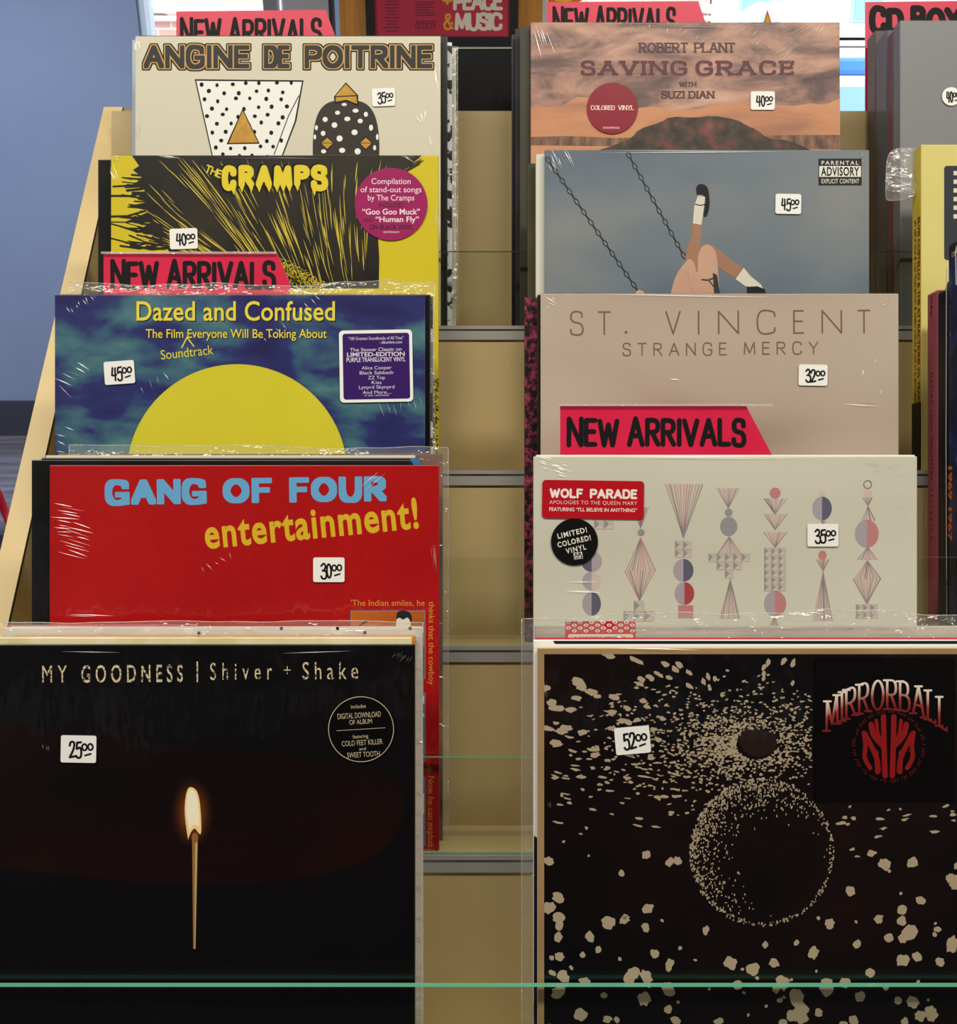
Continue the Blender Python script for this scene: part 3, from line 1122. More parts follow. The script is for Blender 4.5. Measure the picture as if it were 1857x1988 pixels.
L.rrect(1102, 1231, 1229, 1262, 4).done()
L = S.layer('label_lettering', M((120, 34, 44), .5), 4, lab)
L.strokes('WARREN ZEVON', 1116, 1212, 1249, 1236.5, 2.2, serif=.12, gap=.3).done()


def bag_px(S, px0, px1, top, bottom, y, **kw):
    x0, z1 = S.P(px0, top)
    x1, z0 = S.P(px1, bottom)
    return bag(S.root, x0, x1, max(z0, .001), z1, y, **kw)


bag_px(back[6], 137, 844, 546, 1000, -.0016, seed=2, ripple=.0045)
bag_px(back[10], 134, 870, 864, 1660, -.0016, seed=5, ripple=.003)
bag_px(back[13], 2, 821, 1205, 2158, -.0012, seed=8, ripple=.0015)
bag_px(back[24], 1012, 1880, 1184, 2158, -.0016, seed=4, ripple=.006)
bag_px(back[2], 286, 888, 90, 620, -.0012, seed=9, ripple=.0006)

# dark sleeve standing on the shelf behind the top bin
S = Sleeve('dark sleeve in clear bag standing behind the top bin, seen in the central gap', 715, 1130, 129, 5, thick=.004, name='record_sleeve',
           front=1.150, bottom=.2846, lean=15, mat=noise_mat('night_print', [(.45, (8, 7, 12)), (.62, (14, 10, 18)), (.8, (52, 40, 36))], nscale=7))
S.film()
L = S.layer('bag_edge', PALE_EDGE, 6)
L.line([(716, 131), (1129, 130)], 2.4).done()


def divider(label, tl, tr, slope, txt, tx0, tx1, base, top, row, bk, w, front=None, extra_h=60, border=None):
    """hand-lettered pink card with a slanted right end, standing between the sleeves"""
    d = LEDGE_D[row] + .009 + bk
    S = Sleeve.__new__(Sleeve)
    S.d, S.ub, S.cliprect, S.thick = d, LEDGE_U[row] + .0004, None, .0012
    x2 = tr[0] + slope * extra_h
    S.x0, S.x1 = (tl[0] - CX) * d / F, (x2 - CX) * d / F
    S.xc = (S.x0 + S.x1) / 2
    S.ut = (CY - min(tl[1], tr[1])) * d / F
    S.W, S.H = S.x1 - S.x0, S.ut - S.ub
    S.root = thing('divider_card', label, 'sign', W(S.xc, d, S.ub), (-PITCH, 0, 0), 'pink hand-lettered divider cards')
    out = [tl, tr, (x2, tr[1] + extra_h)]
    v = [S.P(*p) for p in out]
    v += [(v[2][0], 0.0), (v[0][0], 0.0)]
    n = len(v)
    mb = MB()
    mb.add([(p[0], 0, p[1]) for p in v] + [(p[0], S.thick, p[1]) for p in v],
           [list(range(n))[::-1], list(range(n, 2 * n))] + [[i, (i + 1) % n, n + (i + 1) % n, n + i] for i in range(n)])
    mb.m = [0, 0] + [1] * n
    mb.build('card', [PINK, WHITE], S.root)
    if txt:
        L = S.layer('hand_lettering', INK, 1.5)
        L.strokes(txt, tx0, tx1, base, top, w, gap=.27, space=.42, jit=.035, big='.92')
        L.done()
    return S


cA = divider('pink hand-lettered card standing behind the cream record, top left', (342, 22), (632, 19), .36, 'NEW ARRIVALS', 349, 626, 90, 32, 5, .062, 7.5)
cB = divider('pink hand-lettered card standing behind the sunset record', (1061, 4), (1355, 2), .34, 'NEW ARRIVALS', 1072, 1312, 70, 11, 5, .066, 7)
cC = divider('pink hand-lettered card in front of the yellow record, above the night sky record', (201, 493), (537, 490), .43, 'NEW ARRIVALS', 214, 536, 562, 503, 3, .034, 9)
cD = divider('pink hand-lettered card in front of the beige record', (1087, 788), (1447, 787), .53, 'NEW ARRIVALS', 1099, 1448, 868, 808, 2, .030, 9.5, extra_h=110)
cE = divider('pink card lettered CD BOX standing behind the plain grey box, top right corner', (1679, 4), (1990, 0), .3, 'CD BOX', 1686, 1868, 66, 11, 5, .092, 13)
cF = divider('pink card, only a thin strip showing behind the white dotted sleeve, bottom left', (14, 1214), (380, 1213), .3, '', 0, 0, 0, 0, 1, .045, 0)
x0, z1 = cD.P(1087, 788)
x1, z0 = cD.P(1498, 884)
mb = MB()
mb.box(x0 - .0015, x1, -.0025, -.0005, z1 - .0004, z1 + .0016)
mb.build('card_sleeve_edge', BAGEDGE, cD.root)
x0, z1 = cC.P(201, 493)
x1, z0 = cC.P(537, 560)
mb = MB()
mb.box(x0 - .0015, x1, -.0025, -.0005, z1 - .0004, z1 + .0016)
mb.build('card_sleeve_edge', BAGEDGE, cC.root)



def front_record(*a, **k):
    return Sleeve(*a, group='records facing out at the front of each stack', **k)


# ================================================================== FRONT RECORDS
GOLD = noise_mat('gold_ink', [(.3, (176, 128, 34)), (.7, (206, 158, 54))], nscale=120, rough=.4)

# ---- cream record, black and gold lettering
S = front_record('cream record with black and gold lettering, front of the top left stack', 262, 855, 70, 5, thick=.0045,
           mat=M((208, 203, 184), .45))
S.cliprect = (262, 70, 855, 800)
for nm, mt, w, k in (('title_outline', INK, 17, 1), ('title_gold_line', M((188, 148, 84), .4), 13, 2.2), ('title_fill', M((26, 22, 24), .5), 8.5, 3.4)):
    L = S.layer(nm, mt, k)
    d_ = (17 - w) / 2
    L.strokes('ANGINE', 275 + d_, 488 - d_, 137 - d_, 84 + d_, w, gap=.27, sq=True)
    L.strokes('DE', 508 + d_, 566 - d_, 137 - d_, 84 + d_, w, gap=.27, sq=True)
    L.strokes('POITRINE', 587 + d_, 843 - d_, 137 - d_, 84 + d_, w, gap=.27, sq=True)
    L.done()
L = S.layer('dotted_block', [INK, M((236, 236, 234), .5), M((206, 206, 206), .5)], 1)
L.poly([(378, 154), (589, 156), (575, 235), (530, 352), (422, 352)])
L.done()
L = S.layer('dotted_block_face', [M((236, 236, 234), .5), INK], 2)
L.poly([(381, 157), (586, 159), (572, 235), (528, 352), (424, 352)])
L.mb.m = [0]
L.done()
L = S.layer('block_dots', INK, 3)
r3 = random.Random(5)
for j in range(11):
    y = 163 + j * 15.5
    xa_, xb2 = 381 + (y - 157) * .22, 586 - (y - 157) * .27
    nx = int((xb2 - xa_) / 29)
    for i in range(nx + 1):
        x = xa_ + 8 + i * 29 + (14 if j % 2 else 0) + r3.uniform(-4, 4)
        if x < xb2 - 5:
            L.disc(x, y + r3.uniform(-3, 3), r3.uniform(3.1, 4.2), r3.uniform(3.4, 4.4), n=12)
L.line([(580, 186), (560, 225), (532, 300)], 1.6)
L.done()
L = S.layer('gold_triangle', [INK, GOLD], 4)
L.poly([(471, 211), (504, 279), (440, 280)])
L.done()
L = S.layer('gold_triangle_face', GOLD, 5)
L.poly([(471, 215), (501, 277), (444, 278)]).done()
L = S.layer('dotted_dome', M((36, 28, 24), .5), 1)
L.poly(ch([(608, 345), (606, 250), (625, 200), (672, 192), (718, 200), (737, 250), (735, 345)]))
L.done()
L = S.layer('dome_dots', M((236, 236, 232), .5), 2)
for (x, y, rx, ry) in ((668, 203, 5, 3), (655, 219, 5, 4), (690, 215, 6, 4), (710, 222, 4, 5), (631, 232, 5, 5), (674, 231, 6, 4.5), (699, 235, 5, 4.5),
                       (649, 243, 5.5, 5.5), (720, 248, 4, 6), (614, 248, 3, 5), (688, 257, 6, 5.5), (627, 259, 4.5, 5), (611, 266, 2.5, 5), (659, 269, 6, 6),
                       (732, 266, 2.5, 6), (628, 294, 5, 4), (694, 294, 6, 6), (664, 292, 6, 5), (727, 287, 3, 5), (645, 310, 5, 5), (710, 312, 5, 5)):
    L.disc(x, y, rx, ry, n=16)
L.done()
L = S.layer('gold_pyramid', INK, 3)
L.poly([(671, 160), (695, 185), (695, 206), (672, 196), (650, 201), (648, 188)]).done()
L = S.layer('gold_pyramid_face', GOLD, 4)
L.poly([(671, 163), (692, 185), (651, 187)]).poly([(651, 189), (692, 187), (693, 202), (672, 194), (652, 198)])
L.done()
for cx in (635, 710):
    L = S.layer('gold_diamond', INK, 3)
    L.poly([(cx, 265), (cx + 13, 278), (cx, 292), (cx - 13, 278)]).done()
    L = S.layer('gold_diamond_face', GOLD, 4)
    L.poly([(cx, 267.5), (cx + 11, 277.5), (cx - 11, 277.5)]).poly([(cx, 289.5), (cx + 11, 278.7), (cx - 11, 278.7)]).done()
S.film()
S.price(722, 172, 767, 207, '35', -2)
S.folds([(268, 88, 70, 24, 7, 12, 20), (266, 250, 90, 60, 5, 8, 12), (848, 150, 88, 60, 6, 8, 10), (820, 228, 70, 30, 4, 14, 25), (838, 275, 92, 40, 4, 10, 15)])

# ---- yellow record
YP = M((206, 188, 22), .45)
S = front_record('yellow record with black swept streaks and a magenta round sticker', 215, 851, 302, 4, thick=.0045, mat=YP)
S.cliprect = (215, 302, 851, 937)
DK = noise_mat('black_ink_print', [(.4, (16, 14, 14)), (.7, (46, 40, 26))], nscale=9, rough=.4)
L = S.layer('black_mass', DK, 1)
L.poly([(256, 302), (270, 322), (258, 330), (276, 345), (262, 356), (284, 372), (256, 372), (288, 392), (248, 400), (292, 410), (240, 432), (292, 432), (262, 452), (300, 452),
        (284, 474), (318, 470), (330, 492), (392, 505), (440, 560), (735, 560), (736, 500), (733, 452), (742, 392), (768, 340), (812, 308), (818, 302)])
for k in range(46):
    t = rnd.random()
    bx, by = 330 + rnd.uniform(-40, 30), 330 + t * 150
    ln = rnd.uniform(50, 95)
    ang = radians(188 - 22 * (t - .3) + rnd.uniform(-9, 9))
    L.line([(bx, by), (bx + cos(ang) * ln * .5, by - sin(ang) * ln * .5 + 6), (bx + cos(ang) * ln, by - sin(ang) * ln)], rnd.uniform(1.5, 5), taper=False, n=6)
for k in range(14):
    L.line([(735, 380 + k * 3), (765, 335 + k), (795 + rnd.uniform(0, 26), 308 + rnd.uniform(0, 12))], rnd.uniform(1, 3), n=6)
L.done()
L = S.layer('streaks', M((206, 184, 60), .45), 2)


def q2(a, b, c, t):
    return ((1 - t) ** 2 * a[0] + 2 * t * (1 - t) * b[0] + t * t * c[0], (1 - t) ** 2 * a[1] + 2 * t * (1 - t) * b[1] + t * t * c[1])


for k in range(250):
    s_ = rnd.random()
    a_ = (400 + 330 * s_ + rnd.uniform(-12, 12), 500 + 70 * min(1, s_ * 1.6))
    if s_ < .3:
        u_ = s_ / .3
        c_ = (278 + 10 * u_, 470 - 130 * u_)
        b_ = (330 + 30 * u_, 478 - 50 * u_)
    else:
        u_ = (s_ - .3) / .7
        c_ = (290 + 470 * u_, 296)
        b_ = (400 + 320 * u_, 400 + 40 * u_)
    a0_ = rnd.uniform(0.0, .8)
    a1_ = min(1, a0_ + rnd.uniform(.10, .34))
    off = rnd.uniform(-7, 7)
    pts = []
    for i in range(8):
        p = q2(a_, b_, c_, a0_ + (a1_ - a0_) * i / 7)
        pts.append((p[0] + off, p[1] + off * .5))
    if min(p[1] for p in pts) < 304:
        continue
    L.line(pts, rnd.uniform(1.0, 2.3), taper=True, n=6)
L.done()
L = S.layer('stippled_mound', M((198, 180, 40), .45), 3)
for k in range(1500):
    x = rnd.uniform(425, 632)
    top = 486 + 60 * ((x - 470) / 160) ** 2 + rnd.uniform(0, 10)
    y = top + abs(rnd.gauss(0, 26))
    if y < 565:
        L.disc(x, y, rnd.uniform(.7, 1.4), n=5)
L.done()
L = S.layer('printed_dashes', INK, 3)
for k in range(700):
    x, y = rnd.uniform(780, 851), rnd.uniform(734, 936)
    a_ = rnd.uniform(0, pi)
    L.line([(x, y), (x + 4 * cos(a_), y + 4 * sin(a_))], 1.6, n=5)
L.done()
LK = S.layer('title_shadow', INK, 4)
LT = S.layer('title_lettering', M((222, 200, 36), .45), 5)
st_ = rnd.getstate()
for (LL, w_, e_) in ((LK, 18, 2.5), (LT, 13, 0)):
    rnd.setstate(st_)
    x = 430 - e_
    for c, w, h in (('C', 30, 55), ('R', 31, 50), ('A', 32, 50), ('M', 37, 50), ('P', 30, 48), ('S', 34, 57)):
        LL.strokes(c, x - e_, x + w + e_, 322 + h * .86 + e_, 321 - e_, w_, jit=.05)
        for st in G[c][1]:
            for g in (st[0], st[-1]):
                if g[1] < .3:
                    X = x + w_ * .5 + g[0] / G[c][0] * (w - w_)
                    Y = 322 + h * .80
                    LL.poly([(X - w_ * .48, Y - 8), (X + w_ * .48, Y - 8), (X + w_ * .34, Y + 2), (X + 1 + e_ * .4, Y + h * .24 + e_), (X - w_ * .3, Y + 1)])
        for k in range(5):
            X, Y = x + rnd.uniform(2, w - 2), 322 + rnd.uniform(0, h * .7)
        x += w + 2.6
LK.done()
LT.done()
L = S.layer('small_lettering', M((222, 200, 36), .45), 5)
L.turn(412, 332, 20).strokes('THE', 398, 432, 340, 324, 3, jit=.1)
L.done()
S.film(FILM_SOFT)
L = S.layer('round_sticker', M((152, 26, 92), .35), 12)
L.disc(759, 397, 70.5, n=64)
st = L.done()
L = S.layer('sticker_lettering', M((236, 214, 224), .5), 13.2, st)
L.text('Compilation', 721, 797, 358, 347, .004).text('of stand-out songs', 700, 818, 374, 363, .004).text('by The Cramps', 714, 804, 390, 379, .004)
L.text('“Goo Goo Muck”', 703, 815, 417, 406, .018).text('“Human Fly”', 729, 813, 431.5, 421, .018).text('602478346491', 744, 775, 453, 449.5)
L.done()
L = S.layer('sticker_dark_lettering', M((40, 8, 22), .5), 13.2, st)
L.text('INCLUDES', 736, 782, 403, 394.5).text('AND', 705, 724, 431, 424).text('ON BLACK VINYL', 717, 802, 446, 437, .018)
L.done()
S.price(330, 444, 384, 484, '40', -2)
S.folds([(228, 306, 20, 26, 6, 8, 20), (520, 309, 1, 300, 2, 3, .4), (330, 304, 8, 60, 5, 6, 12), (790, 306, 20, 40, 7, 8, 18), (222, 340, 60, 40, 5, 10, 16), (846, 420, 90, 60, 4, 4, 6)])

# ---- night sky record
S = front_record('night sky record with a large plain yellow disc and yellow title', 106, 825, 572, 3, thick=.004,
           mat=noise_mat('night_sky_print', [(.34, (34, 32, 86)), (.46, (42, 48, 108)), (.54, (58, 96, 118)), (.68, (86, 132, 134))], scale=(1, 1, 1.9), nscale=13, detail=4, dist=.25, rough=.4, nrough=.5))
S.cliprect = (106, 572, 825, 1262)
MOON = noise_mat('yellow_disc_print', [(.3, (206, 194, 38)), (.7, (216, 206, 56))], nscale=5, rough=.4)
L = S.layer('yellow_disc', MOON, 1)
L.disc(460, 921, 214, n=96).done()
YT = M((232, 212, 66), .45)
L = S.layer('title_shadow', M((30, 28, 50), .5), 1.5)
L.text('Dazed and Confused', 267, 652, 624, 587, .012, 1.02)
L.text('The Film Everyone Will Be Toking About', 284.5, 635.5, 657.5, 640.5, .008)
L.done()
L = S.layer('title_lettering', YT, 3)
L.text('Dazed and Confused', 265, 650, 622, 585, .012, 1.02)
L.done()
L = S.layer('subtitle_lettering', YT, 3)
L.text('The Film Everyone Will Be Toking About', 283, 634, 656, 639, .008)
L.line([(353, 675), (363, 655), (376, 672)], 2.6)
L.done()
L = S.layer('inserted_word_lettering', YT, 3)
L.turn(363, 685, -6).text('Soundtrack', 312, 414, 693, 675, .0).done()
S.film()
L = S.layer('purple_sticker', WHITE, 12).turn(730, 711, -1)
L.rrect(659, 641, 801, 781, 8)
st = L.done()
L = S.layer('sticker_panel', M((52, 20, 98), .4), 13.2, st).turn(730, 711, -1)
L.rrect(666, 647.5, 795, 775, 5).done()
L = S.layer('sticker_lettering', M((222, 214, 232), .5), 14.4, st).turn(730, 711, -1)
for (t, x0, x1, b_, h_, bo) in (('"100 Greatest Soundtracks of All Time"', 677, 784, 660, 6, 0), ('- albumism.com', 737, 781, 668, 6, 0), ('The Stoner Classic on', 680, 780, 682, 6.5, .004),
                                ('LIMITED-EDITION', 674, 786, 692, 8, .022), ('PURPLE TRANSLUCENT VINYL', 673, 787, 702.5, 8.5, .016), ('Alice Cooper', 702, 760, 717.5, 6.5, .0),
                                ('Black Sabbath', 698, 763, 727, 6.5, .0), ('ZZ Top', 714, 747, 736.5, 6.5, .0), ('Kiss', 721, 740, 746, 6.5, .0),
                                ('Lynyrd Skynyrd', 696, 765, 755, 6.5, .0), ('And More....', 703, 759, 765, 6.5, .0), ('R1 34521 / 603497843695', 707, 754, 769.5, 2.8, 0)):
    L.text(t, x0, x1, b_, b_ - h_, bo)
L.done()
S.price(203, 701, 262, 746, '45', -4)
S.folds([(140, 730, 35, 40, 6, 60, 14), (300, 745, 70, 30, 4, 50, 18), (800, 790, 80, 40, 10, 120, 14), (600, 590, 50, 18, 16, 220, 10), (160, 590, 60, 16, 8, 60, 14), (120, 860, 20, 30, 5, 60, 10)])

# ---- red record
S = front_record('red record with light blue title and slanted yellow word', 96, 852, 903, 2, thick=.004, mat=noise_mat('red_print', [(.35, (164, 12, 14)), (.65, (178, 18, 18))], nscale=7, rough=.35))
S.cliprect = (96, 903, 852, 1663)
L = S.layer('title_lettering', M((104, 168, 216), .4), 1).turn(476, 950, -.8)
L.strokes('gANg', 203, 402, 977, 928, 14.5, 11, gap=.34, sq=True).strokes('OF', 432, 528, 977, 928, 14.5, 11, gap=.36, sq=True).strokes('FOUR', 561, 750, 977, 928, 14.5, 11, gap=.36, sq=True)
L.done()
L = S.layer('second_lettering', M((216, 178, 40), .4), 1).turn(604, 1020, -5.6)
L.text('entertainment!', 396, 812, 1044, 986, .028, 1.12)
L.done()
OI = M((214, 154, 66), .45)
L = S.layer('small_lettering', OI, 1)
L.text('\'The Indian smiles, he', 681, 824, 1176, 1164.5)
L.vtext('thinks that the cowboy', 832, 843, 1168, 1330)
L.text('ed.', 823, 840, 1498, 1488)
L.vtext('Now he can exploit', 831, 842.5, 1507, 1645)
L.done()
L = S.layer('small_lettering', OI, 1).turn(830, 1654, 180)
L.text('him', 818, 841, 1660, 1649).done()
ORP = noise_mat('orange_panel_print', [(.35, (150, 66, 18)), (.6, (196, 106, 30))], nscale=9, scale=(.5, 1, 2))
TEAL = noise_mat('teal_panel_print', [(.4, (26, 46, 70)), (.6, (70, 110, 140))], nscale=12)
L = S.layer('picture_border', M((120, 130, 150), .4), 1)
L.rect(680, 1185, 825.5, 1318).rect(680, 1345, 825.5, 1478).rect(680, 1508, 825.5, 1642).done()
L = S.layer('picture_panel', [ORP, TEAL, M((228, 224, 210), .4), BLACK], 2)
L.rect(682, 1187, 823.5, 1316, 0).rect(682, 1347, 823.5, 1476, 1).rect(682, 1510, 823.5, 1640, 1)
L.done()
L = S.layer('picture_blot', [M((228, 224, 210), .4), M((24, 34, 42), .4)], 3)
L.poly(ch([(770, 1240), (768, 1196), (782, 1186), (797, 1194), (797, 1240)]), 0).poly([(700, 1214), (720, 1204), (706, 1206), (694, 1216)], 1)
L.rect(818, 1255, 823, 1316, 1).rect(818, 1350, 823, 1366, 0).rect(818, 1385, 823, 1392, 0).rect(818, 1540, 823, 1580, 0)
L.done()
L = S.layer('picture_blot', M((24, 34, 42), .4), 4)
L.poly(ch([(769, 1202), (770, 1187), (784, 1184), (799, 1190), (799, 1214), (792, 1196), (782, 1204), (776, 1198), (769, 1202)]))
L.done()
S.film(FILM_SOFT)
S.price(608, 1082, 669, 1130, '30', 0)
S.folds([(128, 1010, 8, 60, 10, 60, 6), (150, 1050, 16, 60, 9, 60, 5), (420, 1090, 60, 20, 5, 60, 30), (720, 935, -35, 60, 3, 12, 8), (843, 1080, 88, 70, 4, 8, 6), (170, 1196, 1, 120, 2, 4, 2)])

# ---- black record with a burning match
S = front_record('black record with a burning match, front of the bottom left stack', -32, 805, 1252, 1, thick=.0045,
           mat=noise_mat('black_print', [(.4, (5, 4, 5)), (.7, (10, 7, 8))], nscale=4, rough=.35))
S.cliprect = (-32, 1252, 805, 2150)
L = S.layer('dark_red_field', noise_mat('dark_red_mottle', [(.3, (7, 4, 4)), (.52, (22, 6, 4)), (.75, (40, 9, 5))], nscale=4, scale=(.7, 1, 1.6), rough=.35), .6)  # mottled dark red area across the black cover
L.poly(ch([(-32, 1400), (200, 1430), (600, 1470), (800, 1500), (760, 1680), (400, 1730), (-32, 1680)]))
L.done()
TC = noise_mat('worn_cream_ink', [(.40, (60, 52, 44)), (.48, (214, 196, 158)), (.6, (224, 208, 170))], nscale=420, detail=2, rough=.5)
L = S.layer('title_lettering', TC, 1.5).turn(400, 1305, -.4)
L.text('MY', 82, 130, 1323, 1290, .0, 1.6).text('GOODNESS', 158, 355, 1323, 1290, .012, 1.6).rect(381.5, 1284, 384.5, 1324)
L.text('Shiver', 408, 528, 1320, 1287, .0, 1.7).line([(551, 1302), (564, 1302)], 2).line([(557.5, 1295), (557.5, 1309)], 2).text('Shake', 587, 695, 1320, 1287, .0, 1.5)
L.done()


def glow_mat():
    m, n, l, b = new_mat('flame_glow_print')
    tc = n.new('ShaderNodeTexCoord')
    mp = n.new('ShaderNodeMapping')
    x, z = S.P(373, 1578)
    mp.inputs['Location'].default_value = (-x / .018, 0, -z / .030)
    mp.inputs['Scale'].default_value = (1 / .018, 0, 1 / .030)
    gr = n.new('ShaderNodeTexGradient')
    gr.gradient_type = 'SPHERICAL'
    pw_ = n.new('ShaderNodeMath')
    pw_.operation = 'POWER'
    pw_.inputs[1].default_value = 2.6
    l.new(tc.outputs['Object'], mp.inputs['Vector'])
    l.new(mp.outputs['Vector'], gr.inputs['Vector'])
    l.new(gr.outputs['Fac'], pw_.inputs[0])
    l.new(pw_.outputs['Value'], b.inputs['Alpha'])
    b.inputs['Base Color'].default_value = (*lin((190, 100, 20)), 1)
    b.inputs['Roughness'].default_value = .5
    return m


L = S.layer('printed_match', [M((150, 112, 60), .5), M((206, 168, 102), .5), M((112, 74, 40), .5)], 3)
L.poly([(373, 1632), (384, 1632), (379.5, 1842), (375, 1842)], 0).poly([(379, 1632), (383.5, 1632), (379.5, 1842), (377.5, 1842)], 1)
L.mb.m = [0, 1]
L.done()
L = S.layer('printed_glow', glow_mat(), 1.8)
L.disc(373, 1578, 56, 78, n=48).done()
L = S.layer('printed_flame', [M((250, 218, 150), .5)], 2.4)
L.poly(ch([(365, 1630), (357, 1575), (362, 1532), (372, 1526), (386, 1538), (391, 1590), (391, 1622), (384, 1616), (378, 1606), (370, 1616), (365, 1630)], 3)).done()
L = S.layer('printed_flame_core', [M((255, 243, 214), .5)], 3)
L.poly(ch([(368, 1612), (360, 1575), (365, 1536), (372, 1531), (383, 1542), (388, 1590), (387, 1608), (378, 1598), (368, 1612)], 3)).done()
L = S.layer('printed_match_head', M((150, 96, 54), .5), 4)
L.disc(378.5, 1626, 6.5, 10, n=24).done()
S.film()
RN = M((196, 180, 148), .5)
L = S.layer('round_sticker', M((8, 7, 8), .5, .1), 12)
L.disc(701, 1415, 64.5, n=60)
st = L.done()
L = S.layer('sticker_lettering', RN, 13.2, st).turn(701, 1415, -3.5)
L.ring(701, 1415, 63, 1.6)
L.text('includes', 684, 713, 1374, 1366.5).text('DIGITAL DOWNLOAD', 657, 741, 1393, 1382.5).text('OF ALBUM', 679, 723, 1405, 1396)
L.line([(654, 1415), (748, 1415)], 1)
L.text('featuring', 684, 714, 1432, 1425).text('COLD FEET KILLER', 662, 741, 1446, 1436).text('and', 695, 708, 1456, 1449.5).text('SWEET TOOTH', 671, 734, 1469, 1459)
L.text('bandcamp', 692, 713, 1477, 1474) if False else None
L.done()
S.price(119, 1427, 188, 1480, '25', 1)
S.folds([(150, 1266, 1.5, 260, 1, 2, .5), (560, 1268, -1.5, 300, 1, 2, .5), (780, 1275, 120, 28, 8, 30, 12), (90, 1450, 88, 14, 3, 10, 10)])

# ---- sunset record
SUN = noise_mat('sunset_cloud_print', [(.30, (78, 62, 62)), (.42, (116, 92, 88)), (.50, (160, 122, 110)), (.60, (190, 148, 130)), (.72, (204, 164, 142))],
                scale=(.8, 1, 2.6), nscale=14, detail=7, dist=.5, rough=.4, nrough=.6)
S = front_record('sunset record with cloud print and dark red round sticker, front of the top right stack', 1030, 1630, 43, 5, thick=.005, mat=SUN)
S.cliprect = (1030, 43, 1630, 640)
L = S.layer('orange_cloud_band', noise_mat('orange_cloud_print', [(.3, (150, 104, 88)), (.5, (196, 136, 100)), (.7, (206, 150, 112))], scale=(1, 1, 3), nscale=8, dist=.4, rough=.4), .7)
r4 = random.Random(2)
top = [(1030, 208)] + [(1030 + i * 30, 204 + r4.uniform(-9, 9) - 8 * sin(i * .5)) for i in range(1, 20)] + [(1630, 190)]
L.poly(top + [(1630, 330), (1030, 330)]).done()
L = S.layer('grassland', noise_mat('grass_print', [(.35, (80, 62, 54)), (.65, (150, 112, 90))], scale=(3, 1, 1), nscale=40, rough=.4), 1.2)
L.poly([(1030, 266), (1100, 264), (1190, 268), (1560, 262), (1630, 262), (1630, 290), (1030, 282)]).done()
L = S.layer('hill', noise_mat('hill_print', [(.35, (44, 36, 34)), (.52, (70, 58, 48)), (.62, (112, 60, 58)), (.8, (130, 84, 76))], nscale=60, rough=.4), 1.9)
L.poly(ch([(1160, 292), (1190, 283), (1226, 268), (1240, 250), (1282, 238), (1300, 226), (1350, 229), (1380, 224), (1430, 232), (1452, 246), (1466, 250), (1490, 270), (1530, 272), (1570, 290), (1590, 300), (1590, 330), (1160, 330)], 1)).done()
TI = M((80, 46, 58), .45)
L = S.layer('title_glow', M((196, 120, 112), .45), 2.5)
L.strokes('SAVING', 1124.5, 1336, 148.5, 117, 10, 6.8, serif=.2, gap=.36).strokes('GRACE', 1347.5, 1543, 148.5, 117, 10, 6.8, serif=.2, gap=.36)
L.done()
L = S.layer('title_lettering', TI, 3.6)
L.strokes('SAVING', 1126, 1334.5, 147, 118, 8, 5.2, serif=.2, gap=.36).strokes('GRACE', 1349, 1541.5, 147, 118, 8, 5.2, serif=.2, gap=.36)
L.done()
L = S.layer('small_lettering', TI, 3.6)
L.strokes('ROBERT', 1240, 1335, 102, 83, 3.6, 1.8, serif=.16, gap=.26)
L.strokes('PLANT', 1347, 1427, 102, 83, 3.6, 1.8, serif=.16, gap=.22)
L.strokes('WITH', 1318, 1351, 168, 159.5, 1.9, 1.1, serif=.16, gap=.24)
L.strokes('SUZI DIAN', 1283, 1386, 191, 177, 3, 1.6, serif=.16, gap=.26, space=.4)
L.done()
S.film()
L = S.layer('round_sticker', M((134, 16, 42), .35), 12)
L.disc(1188, 211, 49.5, n=60)
st = L.done()
L = S.layer('sticker_lettering', M((238, 214, 206), .5), 13.2, st)
L.strokes('COLORED', 1146, 1193, 214.5, 205.5, 1.7, 1.0, serif=.14, gap=.24)
L.strokes('VINYL', 1199, 1230, 214.5, 205.5, 1.7, 1.0, serif=.14, gap=.22)
L.text('075597895322', 1170, 1202, 251, 247)
L.done()
S.price(1456, 178, 1503, 214, '40', 0)
S.folds([(1440, 66, 148, 40, 9, 46, 12), (1475, 84, 130, 34, 6, 40, 12), (1550, 72, 146, 70, 7, 40, 8), (1520, 110, 140, 60, 8, 40, 8), (1516, 150, 146, 36, 7, 60, 6),
         (1590, 60, 118, 24, 4, 20, 10), (1320, 56, 120, 24, 9, 100, 14), (1250, 52, 100, 16, 8, 130, 16), (1050, 80, 75, 60, 6, 30, 6), (1082, 90, 62, 50, 5, 20, 8), (1300, 50, 1, 300, 3, 5, 1)])

